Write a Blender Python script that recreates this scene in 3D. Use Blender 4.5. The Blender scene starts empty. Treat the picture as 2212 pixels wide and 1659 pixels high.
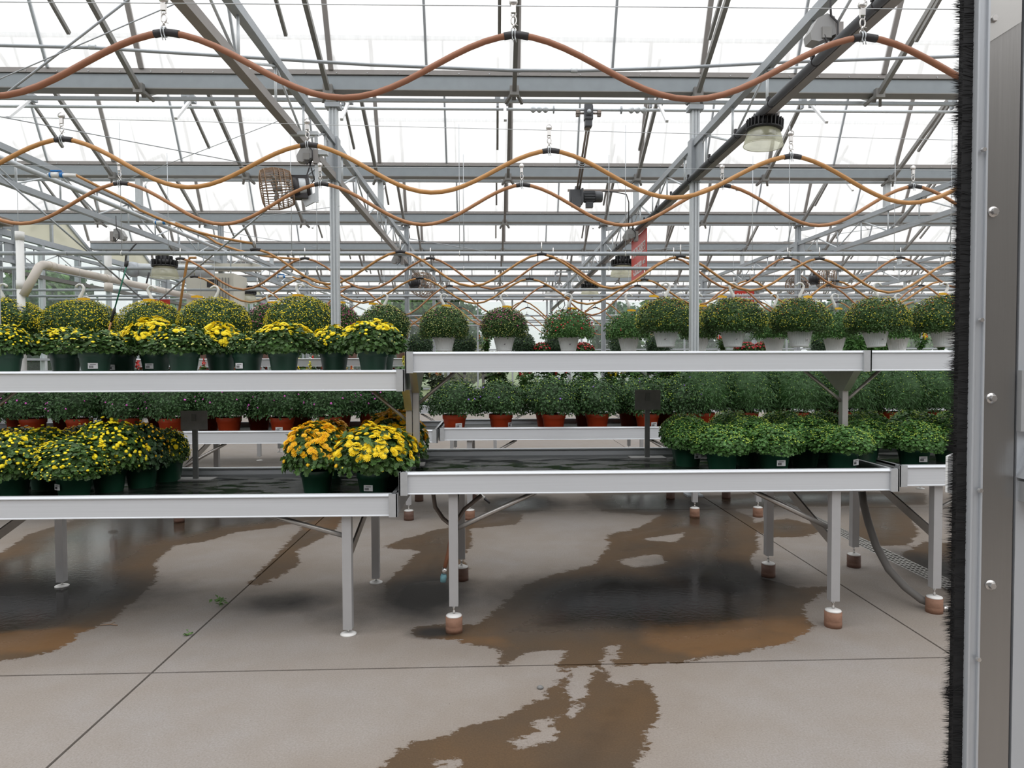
import bpy, bmesh, math, random
import numpy as np
from mathutils import Vector, Matrix

# ------------------------------------------------------------------ camera, sky, exposure
SC = bpy.context.scene
COL = SC.collection
F, CX, CY = 1500.0, 1106.0, 829.5
EYE = Vector((0.0, 0.0, 1.5))
_a = math.atan(40.0 / F)
_p = math.atan(44.5 / F)
_r = math.radians(0.2)
_w = Vector((math.sin(_a) * math.cos(_p), math.cos(_a) * math.cos(_p), -math.sin(_p)))
_r0 = Vector((math.cos(_a), -math.sin(_a), 0.0))
_u0 = _r0.cross(_w)
RT = _r0 * math.cos(_r) - _u0 * math.sin(_r)
UP = _u0 * math.cos(_r) + _r0 * math.sin(_r)
FW = _w
cam_d = bpy.data.cameras.new('camera')
cam = bpy.data.objects.new('camera', cam_d)
COL.objects.link(cam)
cam_d.sensor_width = 36.0
cam_d.lens = 36.0 * F / 2212.0
cam_d.clip_start = 0.05
cam_d.clip_end = 400.0
M4 = Matrix(((RT.x, UP.x, -FW.x, EYE.x), (RT.y, UP.y, -FW.y, EYE.y), (RT.z, UP.z, -FW.z, EYE.z), (0, 0, 0, 1)))
cam.matrix_world = M4
SC.camera = cam

world = bpy.data.worlds.new('overcast_sky')
SC.world = world
world.use_nodes = True
_nt = world.node_tree
_nt.nodes.clear()
_o = _nt.nodes.new('ShaderNodeOutputWorld')
_b = _nt.nodes.new('ShaderNodeBackground')
# standard overcast sky: the zenith three times as bright as the horizon
_b.inputs[1].default_value = 1.75
_g = _nt.nodes.new('ShaderNodeNewGeometry')
_sx = _nt.nodes.new('ShaderNodeSeparateXYZ')
_nt.links.new(_g.outputs['Incoming'], _sx.inputs[0])
_mr = _nt.nodes.new('ShaderNodeMapRange')
_mr.inputs['From Min'].default_value = 0.0
_mr.inputs['From Max'].default_value = -1.0
_mr.inputs['To Min'].default_value = 0.3333
_mr.inputs['To Max'].default_value = 1.0
_nt.links.new(_sx.outputs[2], _mr.inputs[0])
_cm = _nt.nodes.new('ShaderNodeMix')
_cm.data_type = 'RGBA'
_cm.blend_type = 'MULTIPLY'
_cm.inputs[0].default_value = 1.0
_cm.inputs[6].default_value = (0.985, 0.99, 1.0, 1)
_nt.links.new(_mr.outputs[0], _cm.inputs[7])
_nt.links.new(_cm.outputs[2], _b.inputs[0])
_nt.links.new(_b.outputs[0], _o.inputs[0])

SC.view_settings.view_transform = 'Standard'
SC.view_settings.look = 'None'
SC.view_settings.exposure = 0.6
SC.view_settings.gamma = 1.0
SC.view_settings.use_curve_mapping = False
SC.cycles.max_bounces = 5
SC.cycles.diffuse_bounces = 3
SC.cycles.glossy_bounces = 3
SC.cycles.transparent_max_bounces = 16
SC.cycles.use_adaptive_sampling = True
SC.cycles.adaptive_threshold = 0.04
SC.cycles.caustics_reflective = False
SC.cycles.caustics_refractive = False

RNG = np.random.default_rng(7)
random.seed(7)


def W(px, py, Y):
    """world point seen at that pixel of the photograph, at world depth Y"""
    d = RT * ((px - CX) / F) + UP * ((CY - py) / F) + FW
    return EYE + d * (Y / d.y)


def G(px, py, z=0.0):
    d = RT * ((px - CX) / F) + UP * ((CY - py) / F) + FW
    return EYE + d * ((z - EYE.z) / d.z)


def XP(px, Y, z):
    """world X of pixel column px at depth Y and height z"""
    py = 785.0
    for _ in range(4):
        p = W(px, py, Y)
        py -= (z - p.z) * F / Y
    return W(px, py, Y).x


def ZP(py, Y, px=1106):
    return W(px, py, Y).z


# ------------------------------------------------------------------ materials
MATS = {}


def mat(name, color=(0.8, 0.8, 0.8), rough=0.5, metal=0.0, noise=0.0, nscale=20.0, bump=0.0, bscale=60.0,
        spec=0.5, trans=0.0, emit=None, alpha=None, stretch=None, island=0.0, coat=0.0, translucent=0.0):
    m = bpy.data.materials.new(name)
    m.use_nodes = True
    nt = m.node_tree
    bs = nt.nodes['Principled BSDF']
    bs.inputs['Base Color'].default_value = (*color, 1)
    bs.inputs['Roughness'].default_value = rough
    bs.inputs['Metallic'].default_value = metal
    bs.inputs['Specular IOR Level'].default_value = spec
    bs.inputs['Coat Weight'].default_value = coat
    if trans:
        bs.inputs['Transmission Weight'].default_value = trans
    if emit:
        bs.inputs['Emission Color'].default_value = (*emit[0], 1)
        bs.inputs['Emission Strength'].default_value = emit[1]
    vec = None
    if noise or bump:
        tc = nt.nodes.new('ShaderNodeTexCoord')
        vec = tc.outputs['Object']
        if stretch:
            mp = nt.nodes.new('ShaderNodeMapping')
            mp.inputs['Scale'].default_value = stretch
            nt.links.new(vec, mp.inputs['Vector'])
            vec = mp.outputs['Vector']
    fac = None
    if noise:
        nz = nt.nodes.new('ShaderNodeTexNoise')
        nz.inputs['Scale'].default_value = nscale
        nz.inputs['Detail'].default_value = 5
        nt.links.new(vec, nz.inputs['Vector'])
        fac = nz.outputs['Fac']
    if island:
        ge = nt.nodes.new('ShaderNodeNewGeometry')
        fac = ge.outputs['Random Per Island']
        noise = island
    if fac is not None:
        mr = nt.nodes.new('ShaderNodeMapRange')
        mr.inputs['To Min'].default_value = 1 - noise
        mr.inputs['To Max'].default_value = 1 + noise
        nt.links.new(fac, mr.inputs['Value'])
        mx = nt.nodes.new('ShaderNodeMix')
        mx.data_type = 'RGBA'
        mx.blend_type = 'MULTIPLY'
        mx.inputs['Factor'].default_value = 1
        mx.inputs[6].default_value = (*color, 1)
        nt.links.new(mr.outputs[0], mx.inputs[7])
        nt.links.new(mx.outputs[2], bs.inputs['Base Color'])
    if bump:
        n2 = nt.nodes.new('ShaderNodeTexNoise')
        n2.inputs['Scale'].default_value = bscale
        n2.inputs['Detail'].default_value = 4
        nt.links.new(vec, n2.inputs['Vector'])
        bp = nt.nodes.new('ShaderNodeBump')
        bp.inputs['Strength'].default_value = bump
        bp.inputs['Distance'].default_value = 0.01
        nt.links.new(n2.outputs['Fac'], bp.inputs['Height'])
        nt.links.new(bp.outputs[0], bs.inputs['Normal'])
    if translucent:
        out = nt.nodes['Material Output']
        tl = nt.nodes.new('ShaderNodeBsdfTranslucent')
        ms = nt.nodes.new('ShaderNodeMixShader')
        ms.inputs[0].default_value = translucent
        src = bs.inputs['Base Color'].links[0].from_socket if bs.inputs['Base Color'].links else None
        if src:
            nt.links.new(src, tl.inputs[0])
        else:
            tl.inputs[0].default_value = (*color, 1)
        nt.links.new(bs.outputs[0], ms.inputs[1])
        nt.links.new(tl.outputs[0], ms.inputs[2])
        nt.links.new(ms.outputs[0], out.inputs[0])
    MATS[name] = m
    return m


def film(name, color, opac, rough=0.3, gloss=0.08, tint=(1, 1, 1), streak=False):
    """sheet glazing: clear part, milky part that scatters light through, a little gloss"""
    m = bpy.data.materials.new(name)
    m.use_nodes = True
    nt = m.node_tree
    nt.nodes.clear()
    out = nt.nodes.new('ShaderNodeOutputMaterial')
    tr = nt.nodes.new('ShaderNodeBsdfTransparent')
    tr.inputs[0].default_value = (*tint, 1)
    tl = nt.nodes.new('ShaderNodeBsdfTranslucent')
    tl.inputs[0].default_value = (*color, 1)
    df = nt.nodes.new('ShaderNodeBsdfDiffuse')
    df.inputs[0].default_value = (*color, 1)
    ad = nt.nodes.new('ShaderNodeMixShader')
    ad.inputs[0].default_value = 0.12
    nt.links.new(tl.outputs[0], ad.inputs[1])
    nt.links.new(df.outputs[0], ad.inputs[2])
    ms = nt.nodes.new('ShaderNodeMixShader')
    ms.inputs[0].default_value = opac
    if streak:
        tc = nt.nodes.new('ShaderNodeTexCoord')
        mp = nt.nodes.new('ShaderNodeMapping')
        mp.inputs['Scale'].default_value = (9, 1.2, 1.2)
        nt.links.new(tc.outputs['Object'], mp.inputs[0])
        nz = nt.nodes.new('ShaderNodeTexNoise')
        nz.inputs['Scale'].default_value = 3
        nz.inputs['Detail'].default_value = 4
        nt.links.new(mp.outputs[0], nz.inputs[0])
        mr = nt.nodes.new('ShaderNodeMapRange')
        mr.inputs['From Min'].default_value = 0.35
        mr.inputs['From Max'].default_value = 0.75
        mr.inputs['To Min'].default_value = opac - 0.07
        mr.inputs['To Max'].default_value = opac + 0.07
        nt.links.new(nz.outputs[0], mr.inputs[0])
        nt.links.new(mr.outputs[0], ms.inputs[0])
    nt.links.new(tr.outputs[0], ms.inputs[1])
    nt.links.new(ad.outputs[0], ms.inputs[2])
    gl = nt.nodes.new('ShaderNodeBsdfGlossy')
    gl.inputs['Roughness'].default_value = rough
    m2 = nt.nodes.new('ShaderNodeMixShader')
    m2.inputs[0].default_value = gloss
    nt.links.new(ms.outputs[0], m2.inputs[1])
    nt.links.new(gl.outputs[0], m2.inputs[2])
    nt.links.new(m2.outputs[0], out.inputs[0])
    MATS[name] = m
    return m


mat('galv', (0.42, 0.45, 0.48), 0.48, 0.35, noise=0.12, nscale=14)
mat('galv_blue', (0.31, 0.345, 0.37), 0.5, 0.3, noise=0.1, nscale=9)
mat('galv_dark', (0.29, 0.285, 0.275), 0.55, 0.3, noise=0.12, nscale=9)
mat('galv_light', (0.6, 0.635, 0.66), 0.45, 0.3, noise=0.08, nscale=30)
mat('rust_steel', (0.32, 0.27, 0.24), 0.6, 0.3, noise=0.3, nscale=12)
mat('taupe', (0.33, 0.31, 0.3), 0.6, 0.15, noise=0.1, nscale=10)
mat('alu', (0.68, 0.705, 0.74), 0.42, 0.2, noise=0.07, nscale=3, stretch=(0.5, 8, 60))
mat('alu_cap', (0.55, 0.57, 0.59), 0.4, 0.45, noise=0.08, nscale=40)
mat('alu_leg', (0.5, 0.5, 0.51), 0.45, 0.3, noise=0.05, nscale=20)
mat('alu_shelf_post', (0.5, 0.49, 0.48), 0.38, 0.5, noise=0.06, nscale=12)
mat('brace', (0.45, 0.43, 0.41), 0.35, 0.7, noise=0.1, nscale=30)
mat('white_alu', (0.83, 0.84, 0.85), 0.4, 0.1)
mat('chrome', (0.7, 0.68, 0.66), 0.25, 0.9)
mat('hose_orange', (0.42, 0.2, 0.085), 0.45, noise=0.12, nscale=14)
mat('hose_brown', (0.33, 0.14, 0.075), 0.5, noise=0.15, nscale=14)
mat('hose_tan', (0.5, 0.25, 0.08), 0.4, noise=0.1, nscale=14)
mat('hose_grey', (0.16, 0.15, 0.14), 0.55, noise=0.1, nscale=14)
mat('rubber', (0.035, 0.033, 0.036), 0.5)
mat('black_plastic', (0.02, 0.02, 0.021), 0.5, noise=0.2, nscale=20)
mat('motor_grey', (0.1, 0.105, 0.115), 0.5, noise=0.1, nscale=20)
mat('tray_black', (0.03, 0.033, 0.03), 0.4, noise=0.3, nscale=8)
mat('pot_green', (0.013, 0.066, 0.036), 0.35, noise=0.12, nscale=9)
mat('pot_red', (0.5, 0.058, 0.014), 0.45, noise=0.1, nscale=8)
mat('pot_white', (0.84, 0.87, 0.88), 0.45)
mat('pot_brown', (0.3, 0.17, 0.13), 0.6)
mat('soil', (0.03, 0.02, 0.014), 0.95, noise=0.4, nscale=60, bump=0.6)
mat('pvc', (0.84, 0.84, 0.82), 0.4, noise=0.06, nscale=6)
mat('pvc_dirty', (0.72, 0.66, 0.6), 0.5, noise=0.15, nscale=5)
mat('cream', (0.66, 0.64, 0.56), 0.55, noise=0.05, nscale=4)
mat('label_white', (0.85, 0.85, 0.86), 0.5)
mat('ink', (0.03, 0.03, 0.035), 0.6)
mat('tag_yellow', (0.85, 0.47, 0.01), 0.5)
mat('sign_red', (0.62, 0.045, 0.03), 0.35)
mat('sign_white', (0.85, 0.85, 0.85), 0.5)
mat('clay', (0.27, 0.145, 0.095), 0.8, noise=0.25, nscale=14, bump=0.4, bscale=30)
mat('clay_wet', (0.13, 0.07, 0.05), 0.6, noise=0.25, nscale=14, bump=0.4, bscale=30)
mat('pad_white', (0.78, 0.77, 0.75), 0.4)
mat('blue_plastic', (0.02, 0.2, 0.55), 0.4)
mat('teal_fitting', (0.2, 0.42, 0.48), 0.5, noise=0.4, nscale=60)
mat('green_wand', (0.01, 0.16, 0.1), 0.4)
mat('slate_card', (0.2, 0.2, 0.195), 0.6, noise=0.25, nscale=25)
mat('slate_stake', (0.13, 0.135, 0.13), 0.55, noise=0.2, nscale=20)
mat('rust_wire', (0.3, 0.2, 0.13), 0.65, 0.3, noise=0.5, nscale=25)
mat('lamp_clear', (0.95, 0.95, 0.9), 0.1)
mat('joint_dirt', (0.055, 0.05, 0.04), 0.95, noise=0.4, nscale=40)
mat('grate', (0.34, 0.33, 0.31), 0.6, 0.2, noise=0.3, nscale=30)
mat('bark', (0.1, 0.08, 0.06), 0.9, noise=0.3, nscale=6)
mat('outside_ground', (0.14, 0.17, 0.08), 0.95, noise=0.35, nscale=1.5)
mat('gravel_ground', (0.36, 0.33, 0.3), 0.95, noise=0.2, nscale=3)
mat('poly_tunnel', (0.72, 0.73, 0.74), 0.5)
mat('door_alu', (0.42, 0.41, 0.4), 0.28, 0.9, noise=0.05, nscale=3, stretch=(14, 14, 0.6), bump=0.05, bscale=5)
mat('door_channel', (0.6, 0.63, 0.67), 0.35, 0.35)
mat('leaf_tree', (0.1, 0.19, 0.05), 0.6, island=0.4, translucent=0.3)
mat('leaf_tree_dark', (0.055, 0.12, 0.045), 0.6, island=0.4, translucent=0.25)
mat('leaf_tree_gold', (0.22, 0.22, 0.06), 0.6, island=0.35, translucent=0.3)
mat('leaf_mum', (0.052, 0.118, 0.023), 0.5, island=0.4, translucent=0.12)
mat('leaf_mum_dark', (0.03, 0.075, 0.025), 0.5, island=0.45, translucent=0.12)
mat('leaf_green', (0.075, 0.185, 0.04), 0.5, island=0.4, translucent=0.15)
mat('leaf_aster', (0.034, 0.09, 0.022), 0.55, island=0.45, translucent=0.12)
mat('leaf_fine', (0.036, 0.1, 0.022), 0.55, island=0.4, translucent=0.12)
mat('leaf_grey', (0.15, 0.2, 0.12), 0.6, island=0.35, translucent=0.12)
mat('stem_green', (0.12, 0.2, 0.06), 0.6)
mat('fl_yellow', (1.0, 0.8, 0.012), 0.6, island=0.08, translucent=0.1)
mat('fl_orange', (1.0, 0.58, 0.009), 0.55, island=0.2, translucent=0.12)
mat('fl_center', (0.62, 0.2, 0.006), 0.7)
mat('bud_yellow', (0.78, 0.72, 0.07), 0.5, island=0.25)
mat('bud_pale', (0.62, 0.66, 0.2), 0.5, island=0.25)
mat('bud_lime', (0.36, 0.5, 0.07), 0.5, island=0.25)
mat('fl_pink', (0.48, 0.07, 0.22), 0.55, island=0.35)
mat('fl_magenta', (0.62, 0.1, 0.5), 0.55, island=0.2)
mat('fl_violet', (0.2, 0.1, 0.5), 0.55, island=0.2)
mat('fl_red', (0.38, 0.012, 0.016), 0.55, island=0.3)
mat('fl_scarlet', (0.72, 0.04, 0.03), 0.5, island=0.25)
mat('fl_flame', (0.8, 0.17, 0.02), 0.5, island=0.25)
mat('fl_rust', (0.55, 0.13, 0.015), 0.55, island=0.35)
mat('fl_cream', (0.85, 0.72, 0.35), 0.5, island=0.2)
mat('lawn_weed', (0.1, 0.2, 0.05), 0.6, island=0.3)
film('polycarb', (0.9, 0.9, 0.89), 0.8, 0.4, 0.03, (0.98, 0.985, 0.985), streak=True)
film('glass_side', (0.85, 0.9, 0.88), 0.05, 0.02, 0.05, (0.95, 0.98, 0.97))
film('lamp_shade', (0.9, 0.9, 0.78), 0.42, 0.15, 0.08, (0.98, 0.98, 0.93))
film('polycarb_cream', (0.8, 0.78, 0.68), 0.85, 0.4, 0.03)


def water_mat():
    m = mat('water_tray', (0.022, 0.026, 0.022), 0.12, spec=0.2)
    nt = m.node_tree
    bs = nt.nodes['Principled BSDF']
    tc = nt.nodes.new('ShaderNodeTexCoord')
    mp = nt.nodes.new('ShaderNodeMapping')
    mp.inputs['Scale'].default_value = (1, 2.2, 1)
    nt.links.new(tc.outputs['Object'], mp.inputs[0])
    n1 = nt.nodes.new('ShaderNodeTexNoise')
    n1.inputs['Scale'].default_value = 45
    n1.inputs['Detail'].default_value = 7
    n1.inputs['Roughness'].default_value = 0.65
    nt.links.new(mp.outputs[0], n1.inputs[0])
    bp = nt.nodes.new('ShaderNodeBump')
    bp.inputs['Strength'].default_value = 0.4
    bp.inputs['Distance'].default_value = 0.012
    nt.links.new(bp.outputs[0], bs.inputs['Normal'])
    n2 = nt.nodes.new('ShaderNodeTexNoise')
    n2.inputs['Scale'].default_value = 5
    n2.inputs['Detail'].default_value = 8
    nt.links.new(mp.outputs[0], n2.inputs[0])
    mr = nt.nodes.new('ShaderNodeMapRange')
    mr.inputs['From Min'].default_value = 0.5
    mr.inputs['From Max'].default_value = 0.62
    mr.inputs['To Min'].default_value = 0.025
    mr.inputs['To Max'].default_value = 0.05
    nt.links.new(n2.outputs[0], mr.inputs[0])
    nt.links.new(mr.outputs[0], bs.inputs['Roughness'])
    cr = nt.nodes.new('ShaderNodeMix')
    cr.data_type = 'RGBA'
    cr.inputs[6].default_value = (0.008, 0.01, 0.008, 1)
    cr.inputs[7].default_value = (0.04, 0.045, 0.04, 1)
    m2 = nt.nodes.new('ShaderNodeMapRange')
    m2.inputs['From Min'].default_value = 0.5
    m2.inputs['From Max'].default_value = 0.7
    nt.links.new(n2.outputs[0], m2.inputs[0])
    nt.links.new(m2.outputs[0], cr.inputs['Factor'])
    mu = nt.nodes.new('ShaderNodeMath')
    mu.operation = 'MULTIPLY'
    nt.links.new(n1.outputs[0], mu.inputs[0])
    m3 = nt.nodes.new('ShaderNodeMapRange')
    m3.inputs['From Min'].default_value = 0.47
    m3.inputs['From Max'].default_value = 0.58
    m3.inputs['To Min'].default_value = 0.05
    nt.links.new(n2.outputs[0], m3.inputs[0])
    nt.links.new(m3.outputs[0], mu.inputs[1])
    nt.links.new(mu.outputs[0], bp.inputs['Height'])
    nt.links.new(cr.outputs[2], bs.inputs['Base Color'])


water_mat()


# ------------------------------------------------------------------ mesh helpers
def basis(d):
    d = Vector(d).normalized()
    a = Vector((0, 0, 1)) if abs(d.z) < 0.9 else Vector((1, 0, 0))
    x = a.cross(d).normalized()
    return x, d.cross(x).normalized(), d


class MB:
    """collects shapes, then becomes one mesh"""

    def __init__(s):
        s.v, s.f, s.sm = [], [], []

    def add(s, vs, fs, smooth=False):
        b = len(s.v)
        s.v += [tuple(x) for x in vs]
        s.f += [tuple(i + b for i in f) for f in fs]
        s.sm += [smooth] * len(fs)
        return s

    def box(s, c, d, rot=None):
        hx, hy, hz = d[0] / 2, d[1] / 2, d[2] / 2
        vs = [Vector((x, y, z)) for z in (-hz, hz) for y in (-hy, hy) for x in (-hx, hx)]
        if rot is not None:
            vs = [rot @ v for v in vs]
        c = Vector(c)
        return s.add([v + c for v in vs], [(0, 2, 3, 1), (4, 5, 7, 6), (0, 1, 5, 4), (2, 6, 7, 3), (0, 4, 6, 2), (1, 3, 7, 5)])

    def mm(s, a, b):
        return s.box([(a[i] + b[i]) / 2 for i in range(3)], [abs(b[i] - a[i]) for i in range(3)])

    def bar(s, a, b, w, h, upv=None):
        """rectangular bar from a to b; w across, h along the up vector"""
        a, b = Vector(a), Vector(b)
        d = (b - a).normalized()
        u = Vector(upv) if upv else (Vector((0, 0, 1)) if abs(d.z) < 0.95 else Vector((0, 1, 0)))
        x = d.cross(u).normalized()
        u = x.cross(d).normalized()
        vs = []
        for p in (a, b):
            for sx, su in ((-1, -1), (1, -1), (1, 1), (-1, 1)):
                vs.append(p + x * (sx * w / 2) + u * (su * h / 2))
        return s.add(vs, [(0, 1, 2, 3), (7, 6, 5, 4), (0, 4, 5, 1), (1, 5, 6, 2), (2, 6, 7, 3), (3, 7, 4, 0)])

    def tube(s, pts, r, n=8, cap=True, closed=False):
        pts = [Vector(p) for p in pts]
        rs = r if isinstance(r, (list, tuple)) else [r] * len(pts)
        m = len(pts)
        vs, fs = [], []
        px = None
        for i, p in enumerate(pts):
            if closed:
                d = pts[(i + 1) % m] - pts[i - 1]
            else:
                d = pts[min(i + 1, m - 1)] - pts[max(i - 1, 0)]
            d.normalize()
            if px is None:
                px = basis(d)[0]
            x = (px - d * px.dot(d))
            if x.length < 1e-6:
                x = basis(d)[0]
            x.normalize()
            y = d.cross(x)
            px = x
            for k in range(n):
                t = 2 * math.pi * k / n
                vs.append(p + (x * math.cos(t) + y * math.sin(t)) * rs[i])
        for i in range(m if closed else m - 1):
            j = (i + 1) % m
            for k in range(n):
                k2 = (k + 1) % n
                fs.append((i * n + k, i * n + k2, j * n + k2, j * n + k))
        s.add(vs, fs, True)
        if cap and not closed:
            b = len(s.v) - len(vs)
            s.f += [tuple(b + k for k in reversed(range(n))), tuple(b + (m - 1) * n + k for k in range(n))]
            s.sm += [False, False]
        return s

    def lathe(s, prof, n=20, o=(0, 0, 0), axis=(0, 0, 1), smooth=True):
        x, y, d = basis(axis)
        o = Vector(o)
        vs, fs = [], []
        for (r, z) in prof:
            for k in range(n):
                t = 2 * math.pi * k / n
                vs.append(o + d * z + (x * math.cos(t) + y * math.sin(t)) * r)
        for i in range(len(prof) - 1):
            for k in range(n):
                k2 = (k + 1) % n
                fs.append((i * n + k, i * n + k2, (i + 1) * n + k2, (i + 1) * n + k))
        return s.add(vs, fs, smooth)

    def cyl(s, o, axis, r, h, n=16):
        s.lathe([(0.0001, 0), (r, 0), (r, h), (0.0001, h)], n, o, axis, False)
        return s

    def prism(s, poly, a, b, fn):
        """closed outline poly [(u,v)], placed by fn(t,u,v) at t=a and t=b"""
        n = len(poly)
        vs = [fn(a, *p) for p in poly] + [fn(b, *p) for p in poly]
        fs = [tuple(range(n)), tuple(reversed(range(n, 2 * n)))]
        fs += [(k, n + k, n + (k + 1) % n, (k + 1) % n) for k in range(n)]
        return s.add(vs, fs)

    def torus(s, c, R, r, ax=(0, 1, 0), sx=1.0, sy=1.0, n=16, m=6):
        x, y, d = basis(ax)
        c = Vector(c)
        return s.tube([c + x * (R * sx * math.cos(2 * math.pi * k / n)) + y * (R * sy * math.sin(2 * math.pi * k / n)) for k in range(n)], r, m, closed=True)

    def mesh(s, name, m):
        me = bpy.data.meshes.new(name)
        me.from_pydata(s.v, [], s.f)
        me.polygons.foreach_set('use_smooth', s.sm)
        me.materials.append(MATS[m])
        return me

    def build(s, name, m, parent=None, loc=None):
        bmn = s.mesh(name, m)
        bm = bmesh.new()
        bm.from_mesh(bmn)
        bmesh.ops.recalc_face_normals(bm, faces=bm.faces)
        bm.to_mesh(bmn)
        bm.free()
        return put(name, bmn, parent, loc)


def put(name, me, parent=None, loc=None, rotz=None, scale=None):
    o = bpy.data.objects.new(name, me)
    COL.objects.link(o)
    if parent is not None:
        o.parent = parent
    if loc is not None:
        o.location = loc
    if rotz is not None:
        o.rotation_euler = (0, 0, rotz)
    if scale is not None:
        o.scale = scale if isinstance(scale, (tuple, list)) else (scale,) * 3
    return o


def tag(o, label, cat, group=None, kind=None):
    o['label'] = label
    o['category'] = cat
    if group:
        o['group'] = group
    if kind:
        o['kind'] = kind
    return o


def empty(name, loc, label=None, cat=None, group=None, kind=None, rotz=0.0):
    o = bpy.data.objects.new(name, None)
    COL.objects.link(o)
    o.location = loc
    o.rotation_euler = (0, 0, rotz)
    o.empty_display_size = 0.1
    if label:
        tag(o, label, cat, group, kind)
    return o


def rel(o, pts):
    return [Vector(p) - Vector(o.location) for p in pts]


ORD = ['first', 'second', 'third', 'fourth', 'fifth', 'sixth', 'seventh', 'eighth', 'ninth', 'tenth', 'eleventh', 'twelfth',
       'thirteenth', 'fourteenth', 'fifteenth', 'sixteenth', 'seventeenth', 'eighteenth', 'nineteenth', 'twentieth']


# numpy stamping for leaves and flowers
def np_mesh(name, verts, faces, mats, midx=None, smooth=False):
    """verts (N,3); faces: list of (F,k) int arrays; midx: list of material index per faces array"""
    me = bpy.data.meshes.new(name)
    nv = len(verts)
    nl = sum(f.size for f in faces)
    nf = sum(len(f) for f in faces)
    me.vertices.add(nv)
    me.loops.add(nl)
    me.polygons.add(nf)
    me.vertices.foreach_set('co', np.ascontiguousarray(verts, dtype=np.float32).ravel())
    me.loops.foreach_set('vertex_index', np.concatenate([f.ravel() for f in faces]).astype(np.int32))
    st, mi, pos = [], [], 0
    for i, f in enumerate(faces):
        k = f.shape[1]
        st.append(pos + np.arange(len(f)) * k)
        pos += f.size
        mi.append(np.full(len(f), midx[i] if midx else 0))
    me.polygons.foreach_set('loop_start', np.concatenate(st).astype(np.int32))
    me.polygons.foreach_set('material_index', np.concatenate(mi).astype(np.int32))
    me.polygons.foreach_set('use_smooth', np.full(nf, smooth))
    for m in mats:
        me.materials.append(MATS[m])
    me.update(calc_edges=True)
    me.validate()
    return me


def stamp(tv, tf, B, P, S):
    """copy template (tv verts, tf list of face arrays) with bases B (N,3,3 rows x,y,z), positions P, scales S"""
    N, m = len(P), len(tv)
    V = np.einsum('mi,nij->nmj', tv, B) * S[:, None, None] + P[:, None, :]
    off = (np.arange(N) * m)[:, None, None]
    F_ = [(f[None] + off).reshape(-1, f.shape[1]) for f in tf]
    return V.reshape(-1, 3), F_


def norm(a):
    return a / np.maximum(np.linalg.norm(a, axis=-1, keepdims=True), 1e-9)


def frames(n, rng, fwd=None):
    """bases whose z row is n; y row leans along fwd (or random)"""
    n = norm(n)
    r = rng.normal(size=n.shape) if fwd is None else fwd + rng.normal(size=n.shape) * 0.15
    y = norm(r - n * np.sum(r * n, -1, keepdims=True))
    x = np.cross(y, n)
    return np.stack([x, y, n], 1)


LEAF2 = (np.array([[0, 0, 0], [-0.3, 0.5, 0.08], [0, 1, -0.05], [0.3, 0.5, 0.08]]), [np.array([[0, 2, 1], [0, 3, 2]])])
LEAFLOBE = (np.array([[0, 0, 0], [-0.2, 0.22, .05], [-0.46, 0.42, .1], [-0.27, 0.52, .03], [-0.36, 0.78, .06], [0, 1, -0.1],
                      [0.36, 0.78, .06], [0.27, 0.52, .03], [0.46, 0.42, .1], [0.2, 0.22, .05], [0, 0.5, -.02]]),
            [np.array([[10, k, k + 1] for k in range(0, 9)] + [[10, 9, 0]])])
LEAFNARROW = (np.array([[0, 0, 0], [-0.1, 0.5, 0.03], [0, 1, -0.03], [0.1, 0.5, 0.03]]), [np.array([[0, 2, 1], [0, 3, 2]])])


def dome_t(n=7, flat=0.6):
    vs = [[0, 0, flat]]
    for r, z in ((0.62, flat * 0.8), (1.0, 0.1), (0.6, -0.25)):
        for k in range(n):
            t = 2 * math.pi * k / n
            vs.append([r * math.cos(t), r * math.sin(t), z])
    tri = [[0, 1 + k, 1 + (k + 1) % n] for k in range(n)]
    qd = []
    for i in range(2):
        for k in range(n):
            qd.append([1 + i * n + k, 1 + (i + 1) * n + k, 1 + (i + 1) * n + (k + 1) % n, 1 + i * n + (k + 1) % n])
    return np.array(vs, float), [np.array(tri), np.array(qd)]


def daisy_t(n1=14, n2=10, cup=0.16):
    vs, fs = [], []
    for (n, r0, r1, w, z0, z1, ph) in ((n1, 0.12, 1.0, 0.14, 0.0, cup * 0.5, 0), (n2, 0.08, 0.7, 0.13, 0.08, cup + .1, 0.3),
                                       (7, 0.0, 0.4, 0.16, 0.16, cup + .16, 0.1)):
        for k in range(n):
            t = 2 * math.pi * k / n + ph
            c, s_ = math.cos(t), math.sin(t)
            b = len(vs)
            rm = (r0 + r1) * 0.62
            vs += [[r0 * c, r0 * s_, z0], [rm * c - w * s_, rm * s_ + w * c, z1 * 0.8], [r1 * c, r1 * s_, z1], [rm * c + w * s_, rm * s_ - w * c, z1 * 0.8]]
            fs.append([b, b + 3, b + 2, b + 1])
    return np.array(vs, float), [np.array(fs)]


BUD = dome_t(5, 0.9)
BUTTON = dome_t(7, 0.5)
DAISY = daisy_t()
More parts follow.
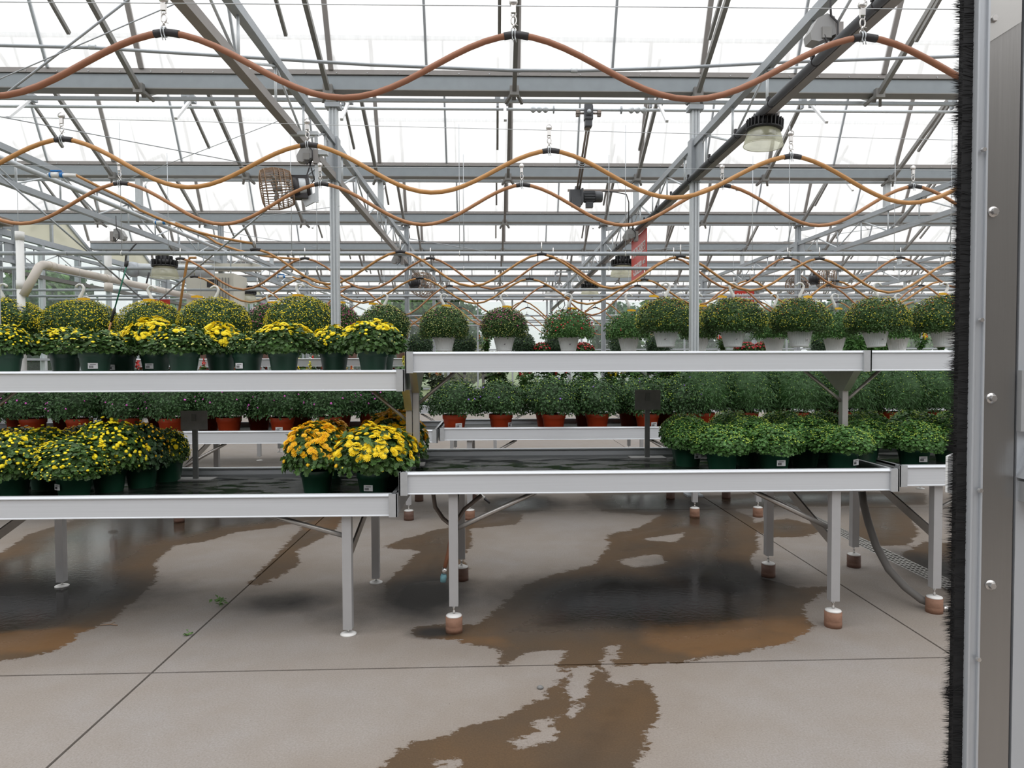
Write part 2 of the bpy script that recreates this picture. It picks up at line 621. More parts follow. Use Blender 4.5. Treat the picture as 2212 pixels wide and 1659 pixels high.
# ------------------------------------------------------------------ floor
def concrete_mat():
    m = bpy.data.materials.new('concrete')
    m.use_nodes = True
    nt = m.node_tree
    N, L = nt.nodes.new, nt.links.new
    bs = nt.nodes['Principled BSDF']
    tc = N('ShaderNodeTexCoord')

    def noise(sc, det=6, rough=0.6, vec=None):
        n = N('ShaderNodeTexNoise')
        n.inputs['Scale'].default_value = sc
        n.inputs['Detail'].default_value = det
        n.inputs['Roughness'].default_value = rough
        L(vec or tc.outputs['Object'], n.inputs['Vector'])
        return n.outputs['Fac']

    def rng(v, a, b, c, d):
        r = N('ShaderNodeMapRange')
        for k, x in zip(('From Min', 'From Max', 'To Min', 'To Max'), (a, b, c, d)):
            r.inputs[k].default_value = x
        L(v, r.inputs['Value'])
        return r.outputs[0]

    def math_(op, a, b):
        n = N('ShaderNodeMath')
        n.operation = op
        for i, x in enumerate((a, b)):
            if isinstance(x, (int, float)):
                n.inputs[i].default_value = x
            else:
                L(x, n.inputs[i])
        return n.outputs[0]

    def mix(fac, a, b, mode='MIX'):
        n = N('ShaderNodeMix')
        n.data_type = 'RGBA'
        n.blend_type = mode
        for i, x in ((0, fac), (6, a), (7, b)):
            if isinstance(x, (int, float)):
                n.inputs[i].default_value = x
            elif isinstance(x, tuple):
                n.inputs[i].default_value = (*x, 1)
            else:
                L(x, n.inputs[i])
        return n.outputs[2]
    big = noise(0.9, 5)
    mid = noise(4.5, 6)
    fine = noise(120, 3)
    speck = noise(45, 2)
    base = mix(rng(big, 0.35, 0.65, 0, 1), (0.318, 0.28, 0.247), (0.325, 0.303, 0.29))
    base = mix(rng(mid, 0.3, 0.7, 0, 0.55), base, (0.275, 0.235, 0.2))
    base = mix(rng(fine, 0.35, 0.7, 0.0, 0.55), base, (0.2, 0.175, 0.152))
    base = mix(rng(speck, 0.70, 0.76, 0, 0.6), base, (0.36, 0.335, 0.31))
    base = mix(rng(noise(62, 2), 0.71, 0.745, 0, 0.6), base, (0.12, 0.1, 0.085))
    at = N('ShaderNodeAttribute')
    at.attribute_name = 'wet'
    mp = N('ShaderNodeMapping')
    mp.inputs['Scale'].default_value = (1, 1.6, 1)
    L(tc.outputs['Object'], mp.inputs[0])
    w1 = rng(noise(7, 8, 0.65, mp.outputs[0]), 0, 1, -0.085, 0.085)
    w2 = rng(noise(26, 8, 0.75, mp.outputs[0]), 0, 1, -0.08, 0.08)
    sd = math_('ADD', math_('ADD', at.outputs['Fac'], w1), w2)
    wet = rng(sd, -0.004, 0.006, 0, 1)
    deep = rng(sd, 0.1, 0.4, 0, 1)
    brown = mix(rng(noise(2.2, 5), 0.35, 0.65, 0, 1), (0.125, 0.078, 0.043), (0.1, 0.07, 0.046))
    brown = mix(rng(fine, 0.35, 0.7, 0, 0.5), brown, (0.062, 0.042, 0.026))
    dark = mix(rng(noise(1.3, 4), 0.4, 0.62, 0, 1), (0.06, 0.038, 0.023), (0.04, 0.031, 0.024))
    wetc = mix(deep, brown, dark)
    rust = N('ShaderNodeAttribute')
    rust.attribute_name = 'rust'
    rfac = rng(math_('ADD', rust.outputs['Fac'], rng(noise(5, 6), 0, 1, -0.6, 0.6)), 0.25, 0.8, 0, 0.75)
    wetc = mix(rfac, wetc, (0.19, 0.1, 0.042))
    damp = rng(math_('ADD', at.outputs['Fac'], rng(noise(2.6, 5), 0, 1, -0.45, 0.45)), -0.35, 0.25, 0, 0.45)
    base = mix(damp, base, (0.2, 0.155, 0.115))
    blob_at = N('ShaderNodeAttribute')
    blob_at.attribute_name = 'dark_blobs'
    blob_fac = rng(math_('ADD', blob_at.outputs['Fac'], rng(noise(6, 7), 0, 1, -0.22, 0.22)), 0.12, 0.8, 0, 0.92)
    base = mix(blob_fac, base, (0.034, 0.033, 0.032))
    wetc = mix(blob_fac, wetc, (0.016, 0.0155, 0.0155))
    col = mix(wet, base, wetc)
    L(col, bs.inputs['Base Color'])
    rw = mix(deep, (0.42, 0.42, 0.42), (0.13, 0.13, 0.13))
    ro = mix(wet, (0.78, 0.78, 0.78), rw)
    L(ro, bs.inputs['Roughness'])
    sp = mix(deep, (0.14, 0.14, 0.14), (0.26, 0.26, 0.26))
    L(mix(wet, (0.2, 0.2, 0.2), sp), bs.inputs['Specular IOR Level'])
    bp = N('ShaderNodeBump')
    bp.inputs['Distance'].default_value = 0.004
    hs = math_('ADD', math_('MULTIPLY', math_('SUBTRACT', 1.0, wet), fine), math_('MULTIPLY', math_('MULTIPLY', deep, 0.55), noise(28, 4)))
    L(hs, bp.inputs['Height'])
    bp.inputs['Strength'].default_value = 0.35
    L(bp.outputs[0], bs.inputs['Normal'])
    MATS['concrete'] = m


concrete_mat()

WET_PX = [
    [(-300, 1470), (-100, 1440), (0, 1425), (60, 1422), (130, 1405), (170, 1370), (240, 1340), (300, 1290), (340, 1255), (335, 1215), (375, 1180),
     (440, 1170), (510, 1150), (590, 1140), (650, 1127), (690, 1118), (700, 1085), (400, 1080), (200, 1105), (140, 1130), (60, 1155), (0, 1195), (-200, 1240)],
    [(672, 1118), (720, 1085), (760, 1095), (740, 1120), (720, 1150), (640, 1190), (650, 1215), (610, 1240), (560, 1265), (535, 1262), (600, 1195)],
    [(825, 1182), (870, 1165), (920, 1150), (1000, 1132), (1060, 1108), (1130, 1112), (1120, 1132), (1015, 1142), (1022, 1172), (1000, 1200),
     (1010, 1230), (985, 1250), (880, 1262), (840, 1300), (830, 1262), (885, 1212), (905, 1190)],
    [(888, 1367), (900, 1352), (960, 1350), (1030, 1347), (1070, 1318), (1130, 1265), (1200, 1240), (1280, 1220), (1315, 1180), (1312, 1155),
     (1380, 1140), (1440, 1105), (1560, 1090), (1630, 1120), (1640, 1180), (1620, 1210), (1650, 1250), (1720, 1268), (1790, 1268), (1742, 1308),
     (1738, 1330), (1760, 1358), (1700, 1390), (1600, 1410), (1480, 1428), (1400, 1434), (1325, 1440), (1335, 1398), (1312, 1400), (1295, 1440), (1205, 1440),
     (1222, 1402), (1150, 1407), (1085, 1437), (1072, 1400), (1000, 1390), (970, 1380), (920, 1382)],
    [(1208, 1444), (1242, 1444), (1228, 1462), (1175, 1488), (1178, 1500), (1122, 1530), (1050, 1560), (950, 1590), (870, 1620), (830, 1650),
     (740, 1700), (1345, 1720), (1385, 1640), (1400, 1590), (1420, 1550), (1426, 1520), (1402, 1476), (1372, 1466), (1345, 1480), (1305, 1474),
     (1318, 1444), (1288, 1444), (1272, 1482), (1262, 1512), (1232, 1514), (1224, 1490), (1236, 1466)],
    [(1040, 1080), (1180, 1072), (1190, 1100), (1110, 1112), (1050, 1105)],
    [(1260, 1062), (1480, 1055), (1500, 1110), (1400, 1112), (1300, 1105)],
    [(1620, 1130), (1700, 1120), (1790, 1140), (1740, 1160), (1650, 1160)],
    [(1840, 1130), (1880, 1085), (1960, 1100), (1985, 1150), (1960, 1178), (1900, 1180), (1850, 1160)],
    [(1945, 1195), (2000, 1170), (2120, 1180), (2150, 1330), (2050, 1285), (2000, 1250)],
    [(1480, 1075), (1700, 1060), (2000, 1065), (2000, 1090), (1700, 1095), (1560, 1100)],
]
DRY_PX = [[(1108, 1602), (1170, 1580), (1200, 1566), (1192, 1600), (1130, 1616)], [(1230, 1525), (1252, 1520), (1235, 1550)],
          [(940, 1650), (1000, 1640), (1010, 1655), (950, 1668)], [(1150, 1560), (1195, 1552), (1190, 1570), (1158, 1572)],
          [(1335, 1210), (1420, 1195), (1440, 1215), (1370, 1228)], [(1380, 1165), (1480, 1150), (1460, 1172)],
          [(1315, 1400), (1330, 1394), (1338, 1410), (1320, 1440), (1300, 1440)]]
RUST_PX = [([(1380, 1345), (1760, 1330), (1760, 1390), (1500, 1425), (1380, 1390)], 0.8), ([(-100, 1370), (260, 1350), (180, 1400), (-100, 1420)], 0.9),
           ([(940, 1375), (1080, 1370), (1120, 1400), (960, 1395)], 0.5), ([(680, 1118), (800, 1090), (800, 1140), (640, 1150)], 0.6)]


def poly_sd(P, poly):
    """signed distance (positive inside) of points P (N,2) to polygon"""
    d2 = np.full(len(P), 1e9)
    ins = np.zeros(len(P), bool)
    n = len(poly)
    for i in range(n):
        a, b = np.array(poly[i]), np.array(poly[(i + 1) % n])
        e = b - a
        t = np.clip(((P - a) @ e) / max(e @ e, 1e-12), 0, 1)
        q = P - (a + t[:, None] * e)
        d2 = np.minimum(d2, (q * q).sum(1))
        c = ((a[1] > P[:, 1]) != (b[1] > P[:, 1]))
        with np.errstate(divide='ignore', invalid='ignore'):
            xi = (b[0] - a[0]) * (P[:, 1] - a[1]) / (b[1] - a[1]) + a[0]
        ins ^= c & (P[:, 0] < xi)
    d = np.sqrt(d2)
    return np.where(ins, d, -d)


def gp(px):
    return [tuple(G(x, y).xy) for x, y in px]


WETP = [gp(p) for p in WET_PX]
DRYP = [gp(p) for p in DRY_PX]
RUSTP = [(gp(p), s) for p, s in RUST_PX]


DARK_BLOBS = [(915, 1285, 110, 50, 0.95), (610, 1302, 110, 24, 0.7), (60, 1288, 300, 48, 0.95), (280, 1270, 90, 25, 0.6), (1330, 1285, 260, 52, 0.95), (1560, 1245, 170, 45, 0.95), (1420, 1340, 190, 26, 0.6),
         (1430, 1088, 180, 22, 0.8), (1130, 1086, 90, 18, 0.9), (2030, 1230, 90, 50, 0.8), (1800, 1075, 200, 14, 0.7), (940, 1366, 60, 13, 0.9), (760, 1330, 120, 26, 0.35)]  # soft near-black ellipses (centre, radii, strength) mixed into the concrete colour


def wet_fields(P):
    sd = np.full(len(P), -0.6)
    for p in WETP:
        sd = np.maximum(sd, poly_sd(P, p))
    for p in DRYP:
        sd = np.minimum(sd, -poly_sd(P, p))
    ru = np.zeros(len(P))
    for p, s in RUSTP:
        ru = np.maximum(ru, s * np.clip(poly_sd(P, p) / 0.12 + 0.5, 0, 1))
    blob = np.zeros(len(P))
    for (x, y, rx, ry, s) in DARK_BLOBS:
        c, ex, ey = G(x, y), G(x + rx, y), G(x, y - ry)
        blob = np.maximum(blob, s * np.exp(-(((P[:, 0] - c.x) / (ex.x - c.x)) ** 2 + ((P[:, 1] - c.y) / (ey.y - c.y)) ** 2) ** 1.3))
    return np.clip(sd, -0.6, 0.5), ru, blob


JA, JB = G(0, 1460), G(2060, 1420)
JS = (JB.y - JA.y) / (JB.x - JA.x)


def joint_y(k, x):
    return JA.y + JS * (x - JA.x) + 3.63 * (k - 1) if k == 1 else JA.y + JS * 0.3 * (x - JA.x) + 3.63 * (k - 1)


floor = MB().mm((-9.8, -6, -0.16), (24, 30.6, -0.014)).build('floor', 'joint_dirt')
tag(floor, 'worn grey concrete greenhouse floor with wet patches', 'floor', kind='structure')
XC = [(-9.79, -5.676), (-5.664, -1.676), (-1.664, 2.332), (2.344, 2.985), (3.145, 7.3), (7.312, 23.9)]


def slab(x0, x1, fy0, fy1, step):
    nx = max(2, int((x1 - x0) / step) + 1)
    ny = max(2, int((fy1(x0) - fy0(x0)) / step) + 1)
    xs = np.linspace(x0, x1, nx)
    t = np.linspace(0, 1, ny)
    X, T = np.meshgrid(xs, t)
    Y0 = np.array([fy0(x) for x in xs])[None]
    Y1 = np.array([fy1(x) for x in xs])[None]
    Y = Y0 + (Y1 - Y0) * T
    V = np.stack([X, Y, np.zeros_like(X)], -1).reshape(-1, 3)
    idx = np.arange(nx * ny).reshape(ny, nx)
    Fq = np.stack([idx[:-1, :-1], idx[:-1, 1:], idx[1:, 1:], idx[1:, :-1]], -1).reshape(-1, 4)
    rim = np.concatenate([idx[0, :], idx[1:, -1], idx[-1, -2::-1], idx[-2:0:-1, 0]])
    low = V[rim].copy()
    low[:, 2] = -0.05
    b = len(V)
    k = np.arange(len(rim))
    k2 = (k + 1) % len(rim)
    Fs = np.stack([rim[k2], rim[k], b + k, b + k2], -1)
    A = np.concatenate([V, low])
    me = np_mesh('slab', A, [Fq, Fs], ['concrete'])
    sd, ru, blob = wet_fields(A[:, :2])
    for nm, val in (('wet', sd), ('rust', ru), ('dark_blobs', blob)):
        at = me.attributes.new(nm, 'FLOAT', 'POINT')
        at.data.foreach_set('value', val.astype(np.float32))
    return put('slab', me, floor)


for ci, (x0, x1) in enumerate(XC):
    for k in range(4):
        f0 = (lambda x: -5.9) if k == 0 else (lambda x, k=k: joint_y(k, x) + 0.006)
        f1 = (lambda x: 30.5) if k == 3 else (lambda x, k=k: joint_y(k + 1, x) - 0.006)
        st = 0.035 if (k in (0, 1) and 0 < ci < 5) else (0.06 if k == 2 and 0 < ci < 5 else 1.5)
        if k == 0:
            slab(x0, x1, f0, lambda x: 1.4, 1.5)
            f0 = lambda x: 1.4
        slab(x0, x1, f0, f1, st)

gr = empty('drain_grate', (3.065, 4.0, 0), 'galvanised drain grating strip set in the concrete by the rightmost bench', 'grate')
b = MB().mm((-0.078, -0.6, -0.012), (-0.068, 7, 0.0)).mm((0.068, -0.6, -0.012), (0.078, 7, 0.0))
b.build('frame', 'grate', gr)
b = MB()
for k in range(110):
    y = -0.57 + k * 0.042
    b.mm((-0.068, y, -0.01), (0.068, y + 0.012, -0.001))
for k in range(3):
    b.mm((-0.04 + k * 0.035, -0.6, -0.01), (-0.03 + k * 0.035, 4.1, -0.002))
b.build('bars', 'grate', gr)['kind'] = 'stuff'

g = MB().mm((-140, -60, -0.35), (140, 160, -0.2)).build('ground_outside', 'outside_ground')
tag(g, 'grassy ground outside the greenhouse', 'ground', kind='structure')

# ------------------------------------------------------------------ gutters, roof vents
GY = [7.67 + 3.2 * k for k in range(-1, 8)]          # gutter rows, from above the door to the far end
GB = [4.5, 4.476, 4.4, 4.35, 4.31, 4.3, 4.3, 4.3, 4.3]   # bottom heights
ROWN = ['over the near benches', 'nearest in view', 'second in view', 'third in view', 'fourth in view', 'fifth in view', 'sixth in view',
        'seventh in view', 'at the far end wall']
XL, XR = -9.8, 22.0
for i, Y in enumerate(GY):
    zb = GB[i]
    o = empty('gutter_beam', (0, Y, zb), 'blue-grey galvanised roof gutter beam, %s' % ROWN[i], 'beam', 'gutter beams', 'structure')
    fx = lambda t, u, v: (t, u, v)
    MB().prism([(0, 0.004), (0.0, 0.15), (0.14, 0.15), (0.14, 0.004)], XL, XR, fx).build('trough', 'galv_blue', o)
    MB().prism([(-0.006, -0.006), (-0.006, 0.004), (0.16, 0.004), (0.16, -0.006)], XL, XR, fx).build('lower_lip', 'galv_dark', o)
    MB().prism([(-0.02, 0.155), (-0.02, 0.205), (0.17, 0.205), (0.17, 0.155)], XL, XR, fx).build('upper_rail', 'taupe', o)
    if i <= 4:
        bb = MB()
        for k in range(60):
            bb.cyl((XL + 0.2 + k * 0.33, -0.022, 0.17), (0, -1, 0), 0.006, 0.006, 6)
        bb.build('screws', 'galv_light', o)['kind'] = 'stuff'
    MB().mm((XL, 0.33, 0.0), (XR, 0.37, 0.035)).build('rear_rail', 'galv_light', o)

for i, Y in enumerate(GY):
    zt = GB[i] + 0.205
    ca, sa = math.cos(math.radians(64)), math.sin(math.radians(64))
    o = empty('roof_vent', (0, Y - 0.02, zt), 'open translucent polycarbonate roof vent hinged on the gutter %s' % ROWN[i], 'roof vent', 'roof vents', 'structure')
    Lp = 1.72
    fn = lambda l, off: Vector((0, -ca * l - sa * off, sa * l - ca * off))
    n0 = int((XR - XL) / 2)
    for k in range(n0):
        x0 = -9.81 + 2.02 * k
        x1 = min(x0 + 2.0, XR)
        a0, a1 = fn(0, 0), fn(Lp, 0)
        c0, c1 = fn(0, -0.008), fn(Lp, -0.008)
        m = MB()
        m.add([(x0, a0.y, a0.z), (x1, a0.y, a0.z), (x1, a1.y, a1.z), (x0, a1.y, a1.z)], [(0, 1, 2, 3)])
        m.build('pane', 'polycarb', o)
        for xx, ww, mm_ in ((x0 - 0.01, 0.052, 'taupe'), (x0 + 1.02, 0.024, 'galv')):
            MB().bar((xx, a0.y, a0.z), (xx, a1.y, a1.z), ww, 0.035, (0, -sa, -ca)).build('glazing_bar', mm_, o)
    MB().bar((XL, fn(Lp, 0).y, fn(Lp, 0).z), (XR, fn(Lp, 0).y, fn(Lp, 0).z), 0.05, 0.05).build('top_rail', 'galv', o)

# sloping rafters with racks, every two metres
rid = 0
for i in range(1, len(GY)):
    Y, zb = GY[i], GB[i]
    yb, zbb = Y - 0.03, zb - 0.01
    for k in range(16):
        x = -9.81 + 2.01 * k
        if -x > 0.78 * Y + 1.5:
            continue
        if x > 0.66 * Y + 1.4:
            continue
        o = empty('roof_rafter', (x, Y, zb), 'sloping roof rafter, %s from the side wall, gutter %s' % (ORD[k], ROWN[i]), 'rafter', 'roof rafters', 'structure')
        MB().bar((0, -0.03, -0.03), (0, -1.62, 0.83), 0.045, 0.055).build('far_leg', 'galv_dark', o)
        MB().bar((0, -1.62, 0.83), (0, -3.15, 0.02), 0.045, 0.055).build('near_leg', 'galv_dark', o)
        m = MB().box((0, -0.045, -0.02), (0.1, 0.06, 0.1)).bar((0.02, -0.03, -0.03), (0.09, 0.1, -0.1), 0.03, 0.03).bar((-0.02, -0.03, -0.03), (-0.09, 0.1, -0.1), 0.03, 0.03)
        m.build('bracket', 'galv_dark', o)
        # push rack with a free lower end
        MB().bar((-0.17, -0.98, 0.12), (-0.17, -2.2, 0.87), 0.03, 0.035).build('rack', 'galv_dark', o)
        if i <= 4:
            MB().box((-0.17, -1.72, 0.58), (0.07, 0.09, 0.1)).box((-0.17, -1.7, 0.5), (0.03, 0.05, 0.1)).build('pinion', 'galv', o)
            if i >= 2:
                sgn = -1 if x < 0 else 1
                MB().bar((-0.08, -1.75, 0.5), (-0.08, -2.2, 0.1), 0.035, 0.03).build('rack_guide', 'white_alu', o)
                MB().box((-0.06, -1.75, 0.5), (0.06, 0.09, 0.09)).build('guide_clamp', 'galv', o)
    if 2 <= i <= 5:
        s = empty('drive_shaft', (0, Y - 1.75, zb + 0.4), 'long vent drive shaft with couplings above gutter row %s' % ROWN[i], 'drive shaft', 'vent drive shafts')
        MB().tube([(max(XL + .3, -0.8 * Y), 0, 0), (0.66 * Y + 3, 0, 0)], 0.02, 8).build('shaft', 'galv_light', s)
        if i == 2:
            for cx in (XP(1165, Y - 1.75, 4.8), XP(1377, Y - 1.75, 4.8)):
                c = MB()
                for d in (-0.08, 0, 0.08):
                    c.lathe([(0.021, -0.035), (0.045, -0.01), (0.045, 0.01), (0.021, 0.035)], 8, (cx + d, 0, 0), (1, 0, 0))
                c.build('coupling', 'galv_light', s)
            for cx in (XP(1196, Y - 1.75, 4.8), XP(1342, Y - 1.75, 4.8)):
                MB().lathe([(0.021, -0.008), (0.05, -0.008), (0.05, 0.008), (0.021, 0.008)], 10, (cx, 0, 0), (1, 0, 0)).build('collar', 'galv', s)

# ------------------------------------------------------------------ columns and trusses
CXS = [-9.5, -5.45, -1.74, 2.25, 6.25, 10.25, 14.25, 18.25]
CYS = [7.67, 14.07, 20.47, 26.87]
RN = ['front', 'second', 'third', 'fourth']
for j, x in enumerate(CXS):
    for k, y in enumerate(CYS):
        if x > 0.66 * y + 2:
            continue
        o = empty('column', (x, y + 0.07, 0), 'galvanised greenhouse post, %s from the side wall in the %s row' % (ORD[j], RN[k]), 'post', 'greenhouse columns', 'structure')
        short = j == 1 and k == 0
        HT = 3.05 if short else 4.34
        m = MB().mm((-0.042, -0.03, 0), (0.042, 0.06, HT))
        for sx in (-0.034, 0.0, 0.034):
            m.mm((sx - 0.009, -0.04, 0), (sx + 0.009, -0.03, HT))
        m.build('shaft', 'galv_light' if k == 0 else 'galv', o)
        MB().box((0, 0, HT - 0.02), (0.16, 0.14, 0.05)).box((0, 0, 0.01), (0.18, 0.18, 0.02)).build('plates', 'galv', o)
        if short:
            MB().mm((-0.14, -0.12, 3.03), (0.16, 0.12, 3.1)).mm((-0.03, -0.03, 3.1), (0.03, 0.03, 3.52)).build('head_bracket', 'rust_steel', o)
            continue
        MB().mm((-0.012, -0.3, 3.52), (0.012, 0.3, 3.95)).mm((-0.055, -0.06, 3.5), (0.055, 0.09, 3.98)).build('truss_bracket', 'galv', o)
        if k >= 1:
            MB().bar((0.05 if x > 0 else -0.05, 0, 4.22), (0.32 if x > 0 else -0.32, 0, 4.27), 0.06, 0.07).build('cable_arm', 'galv', o)

for j, x in enumerate(CXS):
    y0, y1 = (1.6, 27.0) if x < 3 else (7.67, 27.0)
    if x > 16:
        continue
    zb_, zt_ = 3.545, 3.925
    o = empty('roof_truss', (x, 0, zb_), ['lattice roof truss right at the side wall', 'lattice roof truss one bay in from the side wall', 'lattice roof truss carrying the wire-cage fan', 'lattice roof truss carrying the conduit and bell lamp',
                                         'lattice roof truss beyond the sign', 'far lattice roof truss past the sign', 'far lattice roof truss by the edge brush'][j], 'truss', 'roof trusses', 'structure')
    MB().mm((-0.035, y0, -0.035), (0.035, y1, 0.035)).build('bottom_chord', 'taupe' if j in (2, 3) else 'galv', o)
    MB().mm((-0.033, y0, 0.345), (0.033, y1, 0.415)).build('top_chord', 'galv', o)
    n = int((y1 - y0) / 0.8)
    for k in range(n):
        ya = y0 + (y1 - y0) * k / n
        yb_ = y0 + (y1 - y0) * (k + 1) / n
        if ya > 18 and k % 2:
            continue
        MB().tube([(0, ya, 0.03), (0, ya, 0.35)], 0.011, 6).build('web_post', 'galv_light', o)
        d = ((0, ya, 0.35), (0, yb_, 0.03)) if k % 2 else ((0, ya, 0.03), (0, yb_, 0.35))
        MB().tube(d, 0.011, 6).build('web_diagonal', 'galv_light', o)
    for gy in (4.47, 10.87, 17.27, 23.67):
        if y0 < gy < y1:
            MB().mm((-0.04, gy + 0.03, 0.4), (0.04, gy + 0.11, 4.36 - zb_)).build('king_post', 'galv_light', o)

# conduit under the third truss
cd = empty('conduit', (2.185, 0, 3.53), 'dark conduit pipe tied along the side of the roof truss above the bell lamp', 'conduit')
MB().tube([(0, 1.8, 0), (0, 26, 0)], 0.028, 8).build('pipe', 'motor_grey', cd)
for k in range(14):
    y = 3.2 + k * 0.75
    MB().torus((0, y, 0), 0.031, 0.004, (0, 1, 0), n=10, m=5).box((-0.02, y, 0.035), (0.02, 0.03, 0.03)).build('pipe_clip', 'rubber', cd)

# ------------------------------------------------------------------ side wall and end wall
WX = -9.8
wl = empty('wall_left', (WX, 0, 0), 'glazed greenhouse side wall with trees showing through', 'wall', kind='structure')
MB().mm((-0.05, 2, 0), (0.05, 30.6, 0.75)).build('knee_wall', 'galv', wl)
for k in range(22):
    y = 2.3 + k * 1.31
    MB().mm((-0.04, y - 0.045, 0.75), (0.06, y + 0.045, 4.15)).build('mullion', 'galv' if k % 2 else 'galv_light', wl)
    MB().mm((-0.008, y + 0.045, 0.8), (0.0, y + 1.265, 4.1)).build('pane', 'glass_side', wl)
for z, h in ((0.8, 0.06), (1.62, 0.05), (3.4, 0.08), (4.15, 0.12)):
    MB().mm((-0.03, 2, z - h / 2), (0.07, 30.6, z + h / 2)).build('rail', 'galv_dark' if z == 3.4 else 'galv', wl)
for k in range(8):
    ya, yb_ = GY[k] + 0.15, GY[k + 1]
    ym = (ya + yb_) / 2
    for (u0, u1) in ((ya, ym), (ym, yb_)):
        f_ = lambda y: 4.22 + 0.85 * (1 - abs(y - ym) / (ym - ya))
        MB().prism([(u0, 4.2), (u1, 4.2), (u1, f_(u1) + .01), (u0, f_(u0) + .01)], -0.012, 0.0, lambda t, u, v: (t, u, v)).build('gable_panel', 'polycarb_cream', wl)
    MB().mm((0, ym - 0.03, 4.2), (0.05, ym + 0.03, 5.1)).bar((0.03, ya, 4.22), (0.03, ym, 5.07), 0.05, 0.06).bar((0.03, ym, 5.07), (0.03, yb_, 4.22), 0.05, 0.06).build('gable_frame', 'galv', wl)

we = empty('wall_back', (0, 30.5, 0), 'glazed end wall far across the greenhouse', 'wall', kind='structure')
for k in range(21):
    x = -9.8 + k * 1.52
    MB().mm((x - 0.035, -0.04, 0), (x + 0.035, 0.04, 4.3)).build('mullion', 'galv', we)
    MB().mm((x + 0.035, -0.005, 0.4), (x + 1.485, 0.005, 4.2)).build('pane', 'glass_side', we)
for z in (0.4, 2.1, 3.3):
    MB().mm((-9.8, -0.03, z - 0.03), (22, 0.03, z + 0.03)).build('rail', 'galv', we)

# added unseen wall behind the camera, blocks low sky to deepen under-bench shade
blocker = empty('shade_blocker', (0, -3.6, 0), 'unseen added wall blocking low light behind the doorway', 'wall', kind='structure')
MB().mm((-12, -0.2, 0), (14, 0, 4.6)).build('blocker_panel', 'shade_blocker_dark', blocker) if mat('shade_blocker_dark', (0.2, 0.19, 0.18), 0.7, noise=0.2, nscale=1.2) else 0
# ------------------------------------------------------------------ watering hoses hung in waves
def hanger_meshes():
    p = MB().lathe([(0.0001, -0.01), (0.018, -0.01), (0.02, 0), (0.018, 0.01), (0.0001, 0.01)], 12, (0, 0, 0.145), (0, 1, 0))
    p.box((0, 0, 0.12), (0.022, 0.016, 0.05))
    s = MB().torus((0, 0, 0.09), 0.011, 0.003, (0, 1, 0), 1, 1.2, 12, 5)
    s.torus((0.001, 0, 0.062), 0.012, 0.0035, (0, 1, 0), 1, 1.7, 14, 5)
    s.tube([(0, 0, 0.047), (0, 0, 0.03)], 0.005, 6)
    s.tube([(0.004, 0, 0.045), (0.02, 0, 0.04)], 0.002, 5)
    s.torus((0, 0, 0.02), 0.012, 0.0025, (0, 1, 0), 1, 0.9, 8, 5)
    c = MB()
    for y in (-0.006, 0.006):
        c.torus((y, 0, 0), 0.0205, 0.003, (1, 0, 0), n=14, m=5)
        c.tube([(y, -0.015, -0.015), (y + 0.006, -0.012, -0.04)], 0.002, 5)
    return p.mesh('pulley', 'chrome'), s.mesh('snap_hook', 'chrome'), c.mesh('clamp', 'galv_light')


HP, HS, HCL = hanger_meshes()


def wave(t):
    return math.sin(math.pi * t) ** 2 * 0.88 + (1 - (2 * t - 1) ** 2) * 0.12


def hose(label, Y, peaks, zp, sag, r, m, wire_dz=0.15, near=True, ext=(1, 1)):
    """peaks: list of (x) ; hose runs along X as a chain of waves"""
    sp = peaks[1] - peaks[0]
    xs = [peaks[0] - sp] * ext[0] + list(peaks) + [peaks[-1] + sp] * ext[1]
    zf = zp if callable(zp) else (lambda x: zp)
    o = empty('festoon_hose', (0, Y, 0), label, 'hose', 'hoses hung in waves')
    pts = []
    for a, b in zip(xs[:-1], xs[1:]):
        ns = 22 if near else 12
        for k in range(ns):
            t = k / ns
            z = zf(a) * (1 - t) + zf(b) * t
            s_ = wave(t)
            pts.append((a + (b - a) * t, 0, z - sag * s_))
    pts.append((xs[-1], 0, zf(xs[-1])))
    MB().tube(pts, r, 8 if near else 6).build('hose', m, o)
    for x in peaks:
        z = zf(x)
        MB().tube([(x + q, 0, z - sag * wave(abs(q) / sp)) for q in (-0.055, -0.03, 0.0, 0.03, 0.055)], r * 1.2, 8).build('tape_sleeve', 'rubber', o)
        if near:
            h = put('hanger', HCL, o, (x - 0.012, 0, z + 0.001))
            put('snap_hook', HS, h)
            put('pulley', HP, h)
        else:
            MB().tube([(x, 0, z), (x, 0, z + 0.13)], 0.007, 5).build('hanger', 'chrome', o)
    if near:
        MB().tube([(xs[0], 0, zf(xs[0]) + wire_dz), (xs[-1], 0, zf(xs[-1]) + wire_dz)], 0.0022, 5).build('support_wire', 'galv_light', o)
    return o


def peaks_from(pxs, Y, z):
    return [XP(p, Y, z) for p in pxs]


Y1, Y2, Y3 = 3.18, 4.57, 5.58


def zline(pts, Y):
    P = [W(x, y, Y) for x, y in pts]

    def f(x):
        a, b = P[0], P[-1]
        return a.z + (b.z - a.z) * (x - a.x) / (b.x - a.x)
    return f


